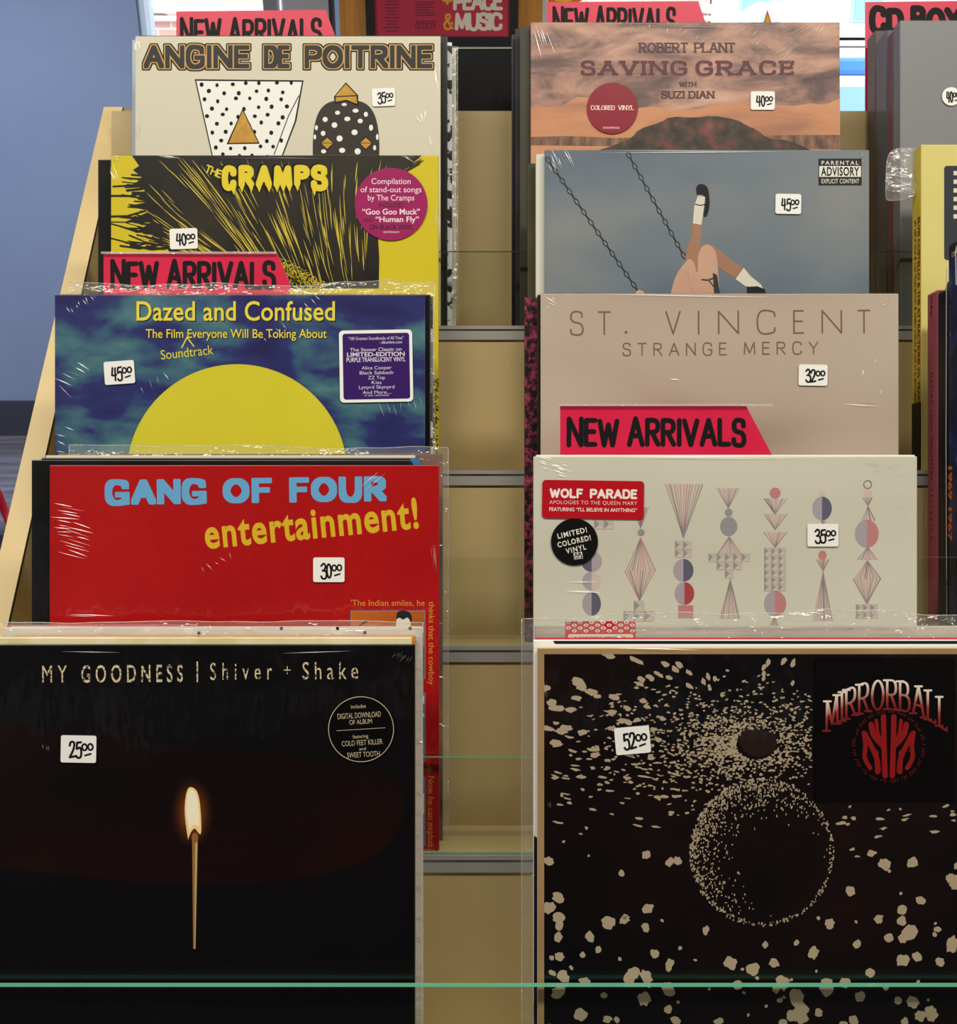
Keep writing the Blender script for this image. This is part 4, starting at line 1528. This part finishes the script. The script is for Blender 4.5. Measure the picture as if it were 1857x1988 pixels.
# ---- swing record
S = front_record('grey blue record with legs on a chain swing and an advisory box', 1057, 1687, 291, 4, thick=.0045,
           mat=noise_mat('grey_sky_print', [(.3, (92, 104, 120)), (.48, (110, 122, 134)), (.62, (126, 132, 136)), (.76, (146, 146, 142))], scale=(.8, 1, 1.5), nscale=6, detail=3, rough=.4, nrough=.4))
S.cliprect = (1057, 291, 1687, 910)
CHN = M((34, 38, 44), .45)
CHL = M((92, 98, 106), .45)
L = S.layer('printed_chain', [CHN, CHL], 1)
for (xa_, ya_, xb_, yb_, m_) in ((1060, 306, 1240, 568, 26), (1217, 296, 1347, 534, 22)):
    ang = math.degrees(math.atan2(yb_ - ya_, xb_ - xa_))
    for i in range(m_):
        t = (i + .5) / m_
        x, y = xa_ + (xb_ - xa_) * t, ya_ + (yb_ - ya_) * t
        c_, s_ = cos(radians(ang)), sin(radians(ang))
        if i % 2:
            L.line([(x - 5 * c_, y - 5 * s_), (x + 5 * c_, y + 5 * s_)], 3.2, n=8)
        else:
            pts = []
            for k in range(13):
                a_ = 2 * pi * k / 12
                ex, ey = 6.5 * cos(a_), 3.6 * sin(a_)
                pts.append((x + ex * c_ - ey * s_, y + ex * s_ + ey * c_))
            L.line(pts, 1.9, n=6)
L.done()
SK1 = noise_mat('skin_print', [(.35, (150, 108, 84)), (.65, (172, 128, 102))], nscale=9, rough=.45)
SK2 = noise_mat('pale_skin_print', [(.35, (190, 148, 126)), (.65, (206, 168, 148))], nscale=9, rough=.45)
L = S.layer('printed_leg', SK1, 2)
L.poly(ch([(1342, 432), (1344, 455), (1333, 480), (1328, 512), (1340, 530), (1356, 528), (1360, 500), (1358, 470), (1362, 434)], 2))
L.poly(ch([(1352, 488), (1362, 474), (1380, 473), (1394, 484), (1420, 506), (1447, 522), (1434, 544), (1405, 528), (1388, 512), (1384, 500)], 2)).done()
L = S.layer('printed_thigh', SK2, 3)
L.poly(ch([(1300, 575), (1310, 535), (1330, 508), (1340, 500), (1352, 520), (1350, 575)], 2))
L.poly(ch([(1346, 575), (1354, 530), (1354, 492), (1366, 474), (1384, 478), (1392, 500), (1394, 540), (1398, 575)], 2)).done()
L = S.layer('printed_sock', M((214, 208, 196), .5), 4)
L.poly([(1344, 434), (1347, 400), (1354, 380), (1368, 382), (1366, 402), (1361, 437)]).poly([(1443, 520), (1427, 542), (1446, 556), (1480, 560), (1476, 552), (1456, 536)]).done()
L = S.layer('printed_shoe', M((22, 22, 28), .4), 5)
L.poly(ch([(1352, 378), (1350, 362), (1360, 356), (1373, 362), (1376, 380), (1377, 400), (1372, 420), (1364, 422), (1368, 398), (1370, 384), (1362, 376), (1352, 378)], 2))
L.line([(1349, 397), (1360, 399), (1372, 396)], 1.8)
L.poly([(1449, 557), (1470, 556), (1484, 562), (1487, 575), (1450, 575)]).done()
L = S.layer('printed_hand', SK2, 6)
L.poly(ch([(1334, 528), (1340, 522), (1350, 526), (1360, 536), (1360, 575), (1346, 575), (1338, 550)], 2))
L.poly(ch([(1232, 570), (1238, 562), (1250, 566), (1250, 575), (1232, 575)], 2)).done()
L = S.layer('printed_seat_end', M((46, 48, 54), .45), 6)
L.poly([(1383, 530), (1391, 534), (1398, 575), (1386, 575)]).line([(1362, 543), (1374, 544), (1384, 540)], 2.4).line([(1376, 545), (1386, 558)], 2).done()
S.film()
L = S.layer('advisory_box', [M((20, 20, 22), .45)], 1)
L.rect(1588, 308, 1672, 360)
st = L.done()
WB = M((228, 226, 218), .5)
L = S.layer('advisory_band', WB, 2.2, st)
L.rect(1589.5, 322.5, 1670.5, 343.5).done()
L = S.layer('advisory_lettering', WB, 2.2, st)
L.text('PARENTAL', 1594, 1666, 320, 312.5, .015, 1.35).text('EXPLICIT CONTENT', 1594, 1667, 356, 347.5, .012, 1.1)
L.done()
L = S.layer('advisory_dark_lettering', INK, 3.4, st)
L.text('ADVISORY', 1593, 1667, 341, 324.5, .02, 1.1).done()
S.price(1504, 377, 1554, 416, '45', 1)
S.folds([(1085, 310, 62, 46, 9, 44, 10), (1665, 298, 145, 20, 8, 44, 14), (1380, 293, 0, 400, 2, 3, .4), (1510, 530, 40, 24, 3, 10, 16)])

# ---- beige record
S = front_record('beige record with thin wide-spaced brown lettering', 1049, 1744, 570, 3, thick=.0045,
           mat=noise_mat('soft_beige_print', [(.25, (152, 132, 116)), (.45, (178, 160, 146)), (.7, (192, 176, 162))], scale=(.7, 1, 1.6), nscale=5, detail=1.5, rough=.38, nrough=.3, dist=.4))
S.cliprect = (1049, 570, 1744, 1256)
TB = M((118, 92, 66), .45)
L = S.layer('title_lettering', TB, 1.2).turn(1397, 625, -.35)
for c, x0, x1 in (('S', 1106, 1132), ('T', 1160, 1185), ('.', 1211, 1218), ('V', 1291, 1321), ('I', 1353, 1358), ('N', 1393, 1434), ('C', 1468, 1506), ('E', 1539, 1560), ('N', 1594, 1634), ('T', 1664, 1689)):
    if c == '.':
        L.disc(1214.5, 644, 2.8)
    elif c == 'I':
        L.line([(1355.5, 648), (1355.5, 604)], 3)
    else:
        L.strokes(c, x0, x1, 649, 603, 3)
L.done()
L = S.layer('subtitle_lettering', TB, 1.2).turn(1397, 677, -.3)
L.strokes('STRANGE', 1208, 1410, 690, 665, 2.3, gap=.62)
L.strokes('MERCY', 1443, 1588, 689, 664, 2.3, gap=.62)
L.done()
S.film(FILM_SOFT)
S.price(1549, 708, 1605, 749, '32', 1)
S.folds([(1075, 578, 40, 26, 8, 40, 14), (1720, 578, 30, 18, 6, 30, 18), (1400, 572, 1, 400, 2, 3, .4), (1690, 784, 3, 120, 2, 4, 1), (1310, 740, 2, 30, 1, 4, 5)])

# ---- record with geometric ornaments (plain stand-ins for its printed pattern)
S = front_record('off-white record with six columns of pale geometric ornaments and red sticker', 1035, 1780, 886, 2, thick=.005,
           mat=noise_mat('off_white_print', [(.3, (198, 196, 180)), (.55, (208, 206, 192)), (.75, (206, 194, 180))], scale=(.6, 1, 1.4), nscale=4, detail=2, rough=.4))
S.cliprect = (1035, 886, 1780, 1655)
LIL, NAV, ROS, PK, GR, TN, LNM = [M(c, .5) for c in ((166, 156, 166), (92, 92, 114), (188, 126, 128), (204, 186, 176), (146, 144, 148), (186, 180, 168), (124, 112, 118))]
RED = M((170, 66, 72), .5)
OM = [LIL, NAV, ROS, PK, GR, TN, LNM, RED]
L1 = S.layer('printed_ornaments', OM, 1)
L2 = S.layer('printed_ornament_lines', OM, 2)


def half(cx, cy, r, a, b, ry=None):
    L1.disc(cx, cy, r, ry or r, n=24, mi=a, a0=pi / 2, a1=3 * pi / 2)
    L1.disc(cx, cy, r, ry or r, n=24, mi=b, a0=-pi / 2, a1=pi / 2)


def fan(cx, y0, y1, w, mi=3, nl=9, seed=0):
    """triangle with its point at y0 and base at y1"""
    L1.poly([(cx, y0), (cx - w, y1), (cx + w, y1)], mi)
    r = random.Random(int(cx * 7 + y0) + seed)
    for i in range(nl):
        x = -w + 2 * w * i / (nl - 1) + r.uniform(-1.5, 1.5)
        L2.line([(cx, y0), (cx + x, y1)], r.choice((.6, .8, 1.4)), mi=r.choice((6, 4, 4, 2)), n=5)


def pyr(cx, cy, w, nx, ny):
    for j in range(ny):
        for i in range(nx):
            x, y = cx + (i - nx / 2) * w, cy + j * w
            L1.rect(x, y, x + w, y + w, 5)
            L2.poly([(x, y), (x, y + w), (x + w * .55, y + w * .5)], 4)
            L2.poly([(x + w, y + w), (x, y + w), (x + w * .55, y + w * .5)], 3)


pyr(1172, 1008, 19, 2, 1)
half(1148, 1090, 20, NAV and 1, 0)
half(1148, 1128, 18, 0, 3)
half(1148, 1172, 18, 0, 1, 23)
fan(1243, 1025, 985, 16)
L1.disc(1244, 1034, 7, mi=4)
fan(1243, 1044, 1108, 29, nl=11)
fan(1241, 1166, 1108, 29, nl=11, seed=3)
pyr(1240, 1166, 20, 1, 1)
pyr(1240, 1186, 20, 3, 1)
fan(1326, 1044, 940, 36, nl=13)
pyr(1326, 1050, 16, 2, 2)
half(1326, 1107, 19.5, 0, 1, 22)
half(1328, 1152, 19, 0, 7, 22)
L1.rect(1316, 1175, 1345, 1200, 2)
fan(1413, 986, 948, 22)
L1.disc(1414, 995, 7.5, mi=4)
L1.disc(1414, 1022, 16.5, 18.5, mi=4)
fan(1415, 1042, 1076, 23)
pyr(1415, 1074, 16, 5, 1)
pyr(1415, 1090, 16, 3, 1)
pyr(1415, 1106, 16, 1, 1)
fan(1417, 1124, 1200, 19)
L1.disc(1504, 957, 10.5, mi=2)
for y in (968, 998, 1033):
    fan(1504, y + 30, y, 22)
pyr(1504, 1063, 14, 3, 6)
half(1504, 1172, 21.5, 0, 2, 25)
fan(1503, 1196, 1215, 10)
L1.disc(1595, 959, 6, mi=3)
half(1595, 987, 19, 0, 1, 23)
fan(1597, 1020, 1010, 5)
L1.disc(1596, 1078, 8, 9, mi=2)
fan(1597, 1108, 1086, 12)
fan(1597, 1110, 1205, 19, nl=11)
L2.ring(1683.5, 940.5, 7.5, 1.6, mi=6)
L1.disc(1684, 957, 8.5, mi=3)
fan(1684, 981, 966, 9, nl=6)
fan(1684, 983, 1010, 13, nl=6)
half(1682, 1036, 23, 0, 2, 27)
fan(1684, 1062, 1086, 19, nl=7)
fan(1683, 1088, 1124, 25, nl=9)
fan(1682, 1172, 1124, 25, nl=9, seed=5)
pyr(1682, 1173, 14, 3, 2)
L1.done()
L2.done()
S.film()
L = S.layer('red_sticker', M((178, 14, 30), .35), 11).turn(1150, 970, .8)
L.rrect(1052, 933, 1249, 1007, 7)
st = L.done()
L = S.layer('sticker_lettering', M((238, 222, 216), .5), 12.2, st).turn(1150, 970, .8)
L.strokes('WOLF', 1066, 1131, 968, 949, 4.6, gap=.3).strokes('PARADE', 1144, 1236, 968, 949, 4.6, gap=.3)
L.text('APOLOGIES TO THE QUEEN MARY', 1066, 1236, 979.5, 972.5, -.008, 1.1).text('FEATURING “I\'LL BELIEVE IN ANYTHING”', 1066, 1236, 993, 986, .016)
L.done()
L = S.layer('black_round_sticker', M((12, 12, 13), .5, .15), 11)
L.disc(1114.5, 1052, 45.5, n=60)
st = L.done()
L = S.layer('round_sticker_lettering', M((226, 222, 212), .5), 12.2, st).turn(1114, 1052, -13)
L.text('LIMITED!', 1085, 1143, 1039, 1029, .026, 1.2).text('COLORED!', 1081, 1147, 1055.5, 1045.5, .026, 1.2).text('VINYL', 1094, 1134, 1071, 1061, .026, 1.25)
L.done()
L = S.layer('round_sticker_logo', M((226, 222, 212), .5), 12.2, st).turn(1121, 1078, -8)
L.rect(1113, 1072, 1130, 1078).text('POP', 1115, 1128, 1083.5, 1079.2, .04)
for x in (1113, 1129.2):
    L.rect(x, 1078, x + .8, 1085)
L.rect(1113, 1084.4, 1130, 1085.2)
L.done()
L = S.layer('round_sticker_logo_dark', INK, 13.4, st).turn(1121, 1078, -8)
L.text('SUB', 1115, 1128, 1077.2, 1073, .04).done()
S.price(1566, 1017, 1626, 1061, '35', 0)
S.folds([(1060, 898, 24, 30, 5, 18, 8), (1084, 908, 14, 50, 7, 22, 8), (1740, 915, 158, 36, 6, 30, 6), (1700, 905, 166, 44, 4, 16, 6), (1130, 1140, 1, 90, 2, 20, 2), (1752, 990, 172, 26, 6, 60, 4), (1400, 888, 0, 500, 2, 3, .4)])

# ---- dark record with beige border and pale flecks
BEI = noise_mat('kraft_border_print', [(.3, (154, 124, 84)), (.7, (172, 142, 100))], nscale=14, rough=.5)
S = front_record('dark record with beige border, pale flecks and a square black sticker', 1043, 1897, 1258, 1, thick=.005, mat=BEI, edge=M((222, 196, 150), .5))
S.cliprect = (1056, 1270, 1884, 2140)
L = S.layer('dark_field', noise_mat('black_brown_print', [(.38, (8, 6, 8)), (.55, (20, 10, 9)), (.75, (38, 16, 12))], nscale=5, detail=3, rough=.3), .8)
L.rect(1056, 1270, 1884, 2140)
L.done()
FLK = M((176, 158, 132), .5)
L = S.layer('printed_flecks', FLK, 1.8)
r5 = random.Random(21)


def blob(cx, cy, rx, ry, ang, n=11, rough=.28):
    c_, s_ = cos(ang), sin(ang)
    pts = []
    for k in range(n):
        a_ = 2 * pi * k / n
        q = 1 + r5.uniform(-rough, rough)
        ex, ey = rx * q * cos(a_), ry * q * sin(a_)
        pts.append((cx + ex * c_ - ey * s_, cy + ex * s_ + ey * c_))
    L.poly(pts)


BX, BY_ = 1478, 1655           # ball
def in_sticker(x, y): return x > 1574 and 1270 < y < 1562


# big slanting flecks in the upper corners
for k in range(150):
    x, y = r5.uniform(1050, 1890), r5.uniform(1270, 1480)
    dx, dy = x - 1470, (y - 1440) * 1.6
    rr = math.hypot(dx, dy)
    if rr < 190 or in_sticker(x, y):
        continue
    t = min(1, (rr - 150) / 300)
    blob(x, y, 5 + 11 * t * r5.uniform(.5, 1.1), 3 + 4.5 * t * r5.uniform(.6, 1.2), math.atan2(dy * .45, dx) if abs(dx) > 120 else radians(70) * (1 if dx < 0 else -1))
# dense ring of fine flecks round the motor above the ball
n_ = 0
while n_ < 2600:
    a_ = r5.uniform(0, 2 * pi)
    rr = abs(r5.gauss(0, 1))
    x, y = 1440 + cos(a_) * rr * 150, 1445 + sin(a_) * rr * 62
    n_ += 1
    if in_sticker(x, y) or (x - 1468) ** 2 / 40 ** 2 + (y - 1445) ** 2 / 30 ** 2 < 1 or rr > 2.4:
        continue
    if math.hypot(x - BX, y - BY_) < 140:
        continue
    blob(x, y, r5.uniform(1.6, 4.2) * (.7 + .3 * rr), r5.uniform(1.1, 2.4), r5.uniform(-.4, .4), n=7, rough=.35)
# side streaks
for k in range(170):
    x = r5.choice((r5.uniform(1056, 1330), r5.uniform(1620, 1884)))
    y = r5.gauss(1520, 60)
    if in_sticker(x, y) or y < 1290:
        continue
    blob(x, y, r5.uniform(3, 10), r5.uniform(1.4, 3.4), radians(-12) * (x - 1470) / 400 + r5.uniform(-.2, .2), n=9, rough=.35)
# round blots below
for k in range(230):
    x, y = r5.uniform(1056, 1884), r5.uniform(1650, 2140)
    if math.hypot(x - BX, y - BY_) < 158:
        continue
    if y < 1770 and r5.random() < .45:
        continue
    q = r5.choice((3, 4, 6, 8, 9, 11, 13))
    blob(x, y, q * r5.uniform(.8, 1.3), q * r5.uniform(.8, 1.2), r5.uniform(0, 3), n=14, rough=.2)
# stippled ball
for k in range(3400):
    a_ = r5.uniform(0, 2 * pi)
    rr = 140 * r5.random() ** .22
    x, y = BX + rr * cos(a_), BY_ + rr * sin(a_) * 1.02
    lit = .5 + .5 * cos(a_ - radians(222))
    p = (lit ** 2) * (rr / 140) ** 1.5
    if rr > 133:
        p = max(p, .42)
    if r5.random() < p:
        blob(x, y, r5.uniform(.9, 2.0), r5.uniform(1.2, 2.8), 0, n=6, rough=.3)
L.done()
L = S.layer('printed_cap', M((34, 20, 16), .4), 2.6)
L.poly(ch([(1432, 1440), (1436, 1418), (1470, 1414), (1504, 1424), (1510, 1432), (1504, 1458), (1480, 1470), (1448, 1466), (1432, 1440)], 2)).line([(1470, 1470), (1468, 1510)], 4).done()
S.film()
L = S.layer('square_sticker', M((6, 5, 6), .5, .1), 12)
S.cliprect = None
L.rrect(1580, 1277, 1852, 1555, 4)
st = L.done()


def red_ramp():
    m, n, l, b = new_mat('red_white_lettering')
    tc = n.new('ShaderNodeTexCoord')
    sp = n.new('ShaderNodeSeparateXYZ')
    l.new(tc.outputs['Object'], sp.inputs['Vector'])
    x0 = S.P(1719, 1300)[0]
    sub = n.new('ShaderNodeMath')
    sub.operation = 'SUBTRACT'
    sub.inputs[1].default_value = x0
    sq = n.new('ShaderNodeMath')
    sq.operation = 'POWER'
    sq.inputs[1].default_value = 2
    mu = n.new('ShaderNodeMath')
    mu.operation = 'MULTIPLY_ADD'
    half_w = S.P(1840, 0)[0] - x0
    arcm = (S.P(0, 0)[1] - S.P(0, 44)[1]) / half_w ** 2
    mu.inputs[1].default_value = arcm
    l.new(sp.outputs['X'], sub.inputs[0])
    l.new(sub.outputs['Value'], sq.inputs[0])
    l.new(sq.outputs['Value'], mu.inputs[0])
    l.new(sp.outputs['Z'], mu.inputs[2])
    mr = n.new('ShaderNodeMapRange')
    mr.inputs['From Min'].default_value = S.P(0, 1376)[1]
    mr.inputs['From Max'].default_value = S.P(0, 1320)[1]
    cr = n.new('ShaderNodeValToRGB')
    e = cr.color_ramp.elements
    e[0].position, e[0].color = .1, (*lin((110, 10, 10)), 1)
    e[1].position, e[1].color = .95, (*lin((226, 210, 196)), 1)
    q = e.new(.42)
    q.color = (*lin((150, 50, 40)), 1)
    l.new(mu.outputs['Value'], mr.inputs['Value'])
    l.new(mr.outputs['Result'], cr.inputs['Fac'])
    l.new(cr.outputs['Color'], b.inputs['Base Color'])
    b.inputs['Roughness'].default_value = .5
    return m


L = S.layer('arched_lettering', red_ramp(), 13.2, st)
L.strokes('MIRRORBALL', 1600, 1838, 1378, 1318, 5.2, 4, serif=.12, gap=.26, arc=44, caps={'M': .9, 'I': 1})
L.done()
L = S.layer('roundel', M((132, 8, 10), .5), 13.2, st)
cx, cy = 1723, 1448
for sgn in (-1, 1):
    for pts, w in (([(-48, -26), (-44, 0), (-48, 22), (-36, 42)], 9), ([(-46, -24), (-22, 22), (-20, 48)], 10), ([(-24, 12), (-22, 50)], 9),
                   ([(-34, -42), (-30, -20), (-10, 0)], 11), ([(-10, -57), (-9, 0), (-7, 57)], 11), ([(-24, -50), (-21, -20), (-10, -2)], 7)):
        L.line([(cx - sgn * p[0] if sgn > 0 else cx + p[0], cy + p[1]) for p in ch(pts, 2)], w)
L.done()
L = S.layer('roundel_ring_marks', M((96, 10, 10), .5), 13.2, st)
for k in range(92):
    a_ = 2 * pi * k / 92
    if k % 9 in (0, 5):
        continue
    r0, r1 = 65, 65 + r5.uniform(3, 7)
    L.line([(cx + r0 * cos(a_), cy + r0 * sin(a_)), (cx + r1 * cos(a_ + .03), cy + r1 * sin(a_ + .03))], 1.7, n=5)
L.done()
S.price(1193, 1410, 1261, 1463, '52', -5)
S.folds([(1060, 1330, 86, 80, 2, 4, 4), (1066, 1560, 80, 16, 2, 4, 20), (1300, 1262, 1, 300, 1, 3, 1)])

# ================================================================== BOX SETS AT THE RIGHT
def box_set(label, X, d, thick, ytop, row, mat, side, w=.315, ud=None, film=True):
    x0 = CX + X * F / d
    S = Sleeve(label, x0, x0 + w * F / d, ytop, row, thick=thick, mat=mat, edge=side, name='box_set', cat='box set', group='box sets at the right end of the rack',
               front=d, bottom=None if ud is None else ud, bevel=.0012, coverpart='box')
    if film:
        S.film()
    return S


def side_text(S, name, txt, mat, z0, z1, y0, y1, bold=0.0, spacing=1.0):
    """lettering down the left side of a box; letter tops towards the front"""
    v, f = text_mesh(txt, bold, spacing)
    xs = [q[0] for q in v]
    a, b = min(xs), max(xs)
    hgt = cap_height(bold)
    mb = MB()
    mb.add([(-S.W / 2 - .0003, y0 + q[1] / hgt * (y1 - y0), z0 + (q[0] - a) / (b - a) * (z1 - z0)) for q in v], f)
    return mb.build(name, mat, S.root)


def side_z(S, py, dd=.008):
    return (CY - py) * (S.d + dd) / F - S.ub


GREYB = M((128, 129, 134), .42, name='grey_box_print')
S = box_set('plain grey box set with round price sticker, front of the top right corner stack', .44, .999, .0165, 39, 5, GREYB, M((112, 113, 118), .45))
S.price(1827, 170, 1863, 206, '40', 0, shape='round')
S = box_set('maroon box set, narrow side behind the plain grey box', .44, 1.0165, .0135, 60, 5, M((92, 52, 60), .4), M((98, 54, 62), .4), film=False)
S = box_set('slate grey box set, side second behind the plain grey box', .44, 1.031, .029, 57, 5, M((66, 70, 84), .3), noise_mat('slate_print', [(.35, (48, 52, 66)), (.65, (84, 88, 98))], nscale=4, rough=.25))
S = box_set('dark brown wrapped box set, rearmost of the top right corner stack', .44, 1.061, .023, 58, 5, M((64, 50, 48), .3), noise_mat('dark_brown_print', [(.35, (52, 42, 42)), (.65, (84, 68, 64))], nscale=5, rough=.25))

YB = noise_mat('pale_yellow_box_print', [(.3, (212, 200, 118)), (.7, (222, 212, 138))], nscale=8, rough=.4)
S = box_set('pale yellow box set with dark window and red lettering down its side', .43, .930, .0195, 280, 4, YB, M((204, 186, 70), .45))
RL_ = M((150, 30, 22), .45)
side_text(S, 'side_lettering', 'ELVIS COSTELLO & THE ATTRACTIONS 2½ YEARS', RL_, side_z(S, 424), side_z(S, 786), .0068, .0014, .03)
side_text(S, 'side_lettering', 'MY AIM IS TRUE ● THIS YEARS MODEL ● ARMED FORCES ● LIVE AT EL MOCAMBO', RL_, side_z(S, 426), side_z(S, 782), .0135, .0100, .01)
mb = MB()
mb.box(-S.W / 2 - .0004, -S.W / 2 + .001, .0006, S.thick - .0006, .0005, side_z(S, 782))
mb.build('side_base_label', noise_mat('black_label_print', [(.5, (14, 14, 14)), (.66, (20, 22, 18)), (.72, (120, 126, 90))], nscale=60, scale=(1, 1, 1)), S.root)
L = S.layer('window_panel', M((48, 54, 62), .35), 1)
L.rrect(1832, 322, 2100, 505, 6)
wp = L.done()
L = S.layer('chequer_strip', M((222, 216, 200), .45), 2.2, wp)
for j in range(12):
    for i in range(2):
        if (i + j) % 2 == 0:
            L.rect(1850 + i * 8, 332 + j * 8.4, 1858 + i * 8, 340.4 + j * 8.4)
L.done()
L = S.layer('printed_disc', BLACK, 1)
L.disc(1868, 566, 34).done()
mb = MB()
fx0, fz1 = S.P(1727, 281)
fx1, fz0 = S.P(1786, 384)
pts = ch([(fx1, fz1 + .001), (fx0 + .006, fz1), (fx0 + .001, fz1 - .012), (fx0, fz0 + .004), (fx0 + .003, fz0), (fx0 + .020, fz0 + .002), (fx1, fz0 + .006)], 2)
n = len(pts)
mb.add([(p[0], .010 + .002 * sin(i * .9), p[1]) for i, p in enumerate(pts)] + [(p[0], .011 + .002 * sin(i * .9), p[1]) for i, p in enumerate(pts)],
       [list(range(n)), list(range(n, 2 * n))])
rim = [(p[0], .0105, p[1]) for p in pts]
mb.tube(rim, .0004, 6, 1)
mb.build('wrap_flap', [BAG, BAGEDGE], S.root)

PKB = noise_mat('rose_box_print', [(.3, (150, 66, 84)), (.7, (168, 84, 100))], nscale=3, rough=.4)
S = box_set('rose pink box set with dark lettering on its side, right of the beige record', .4238, .884, .020, 563, 3, PKB, PKB)
side_text(S, 'side_lettering', 'THE MUSIC', M((70, 16, 30), .5), side_z(S, 572), side_z(S, 615), .0125, .0098, .02)
side_text(S, 'side_lettering', 'ELECTRIC LIGHT ORCHESTRA', M((88, 24, 38), .5), side_z(S, 722), side_z(S, 932), .0125, .0092, 0, 1.3)
side_text(S, 'side_lettering', 'a f t e r g l o w', M((88, 24, 38), .5), side_z(S, 948), side_z(S, 1050), .0125, .0092, 0, 1.2)
S = box_set('black navy box set between the rose pink box and the blue wrapped box', .4238, .8645, .0185, 561, 3, M((16, 18, 34), .3), noise_mat('navy_print', [(.4, (10, 11, 22)), (.7, (24, 26, 46))], nscale=6, rough=.25))
NVB = noise_mat('navy_blue_print', [(.4, (16, 20, 38)), (.6, (34, 50, 96)), (.72, (90, 92, 110))], nscale=26, scale=(1, 1, 1), rough=.25)
S = box_set('tall dark blue box set in clear wrap, orange numbers on its side, at right edge', .4238, .847, .0165, 466, 3, NVB, NVB)
side_text(S, 'side_lettering', '1969 1967', M((206, 96, 44), .45), side_z(S, 905), side_z(S, 1052), .0155, .0085, .04)
side_text(S, 'side_lettering', 'B', M((206, 150, 80), .45), side_z(S, 490), side_z(S, 500), .0095, .0030, .0)
x1 = -S.W / 2
mb = MB()
mb.tube([(x1 - .0015, -.001, S.H - .04), (x1 - .002, -.001, S.H - .012), (x1 + .002, 0.004, S.H + .001), (x1 + .02, .0, S.H + .003)], .0006, 6)
mb.tube([(x1 - .0012, .0165, .02), (x1 - .0018, .0168, S.H * .5), (x1 - .0015, .0165, S.H - .02)], .0005, 6)
mb.build('wrap_crease', BAGEDGE, S.root)

bpy.context.view_layer.update()
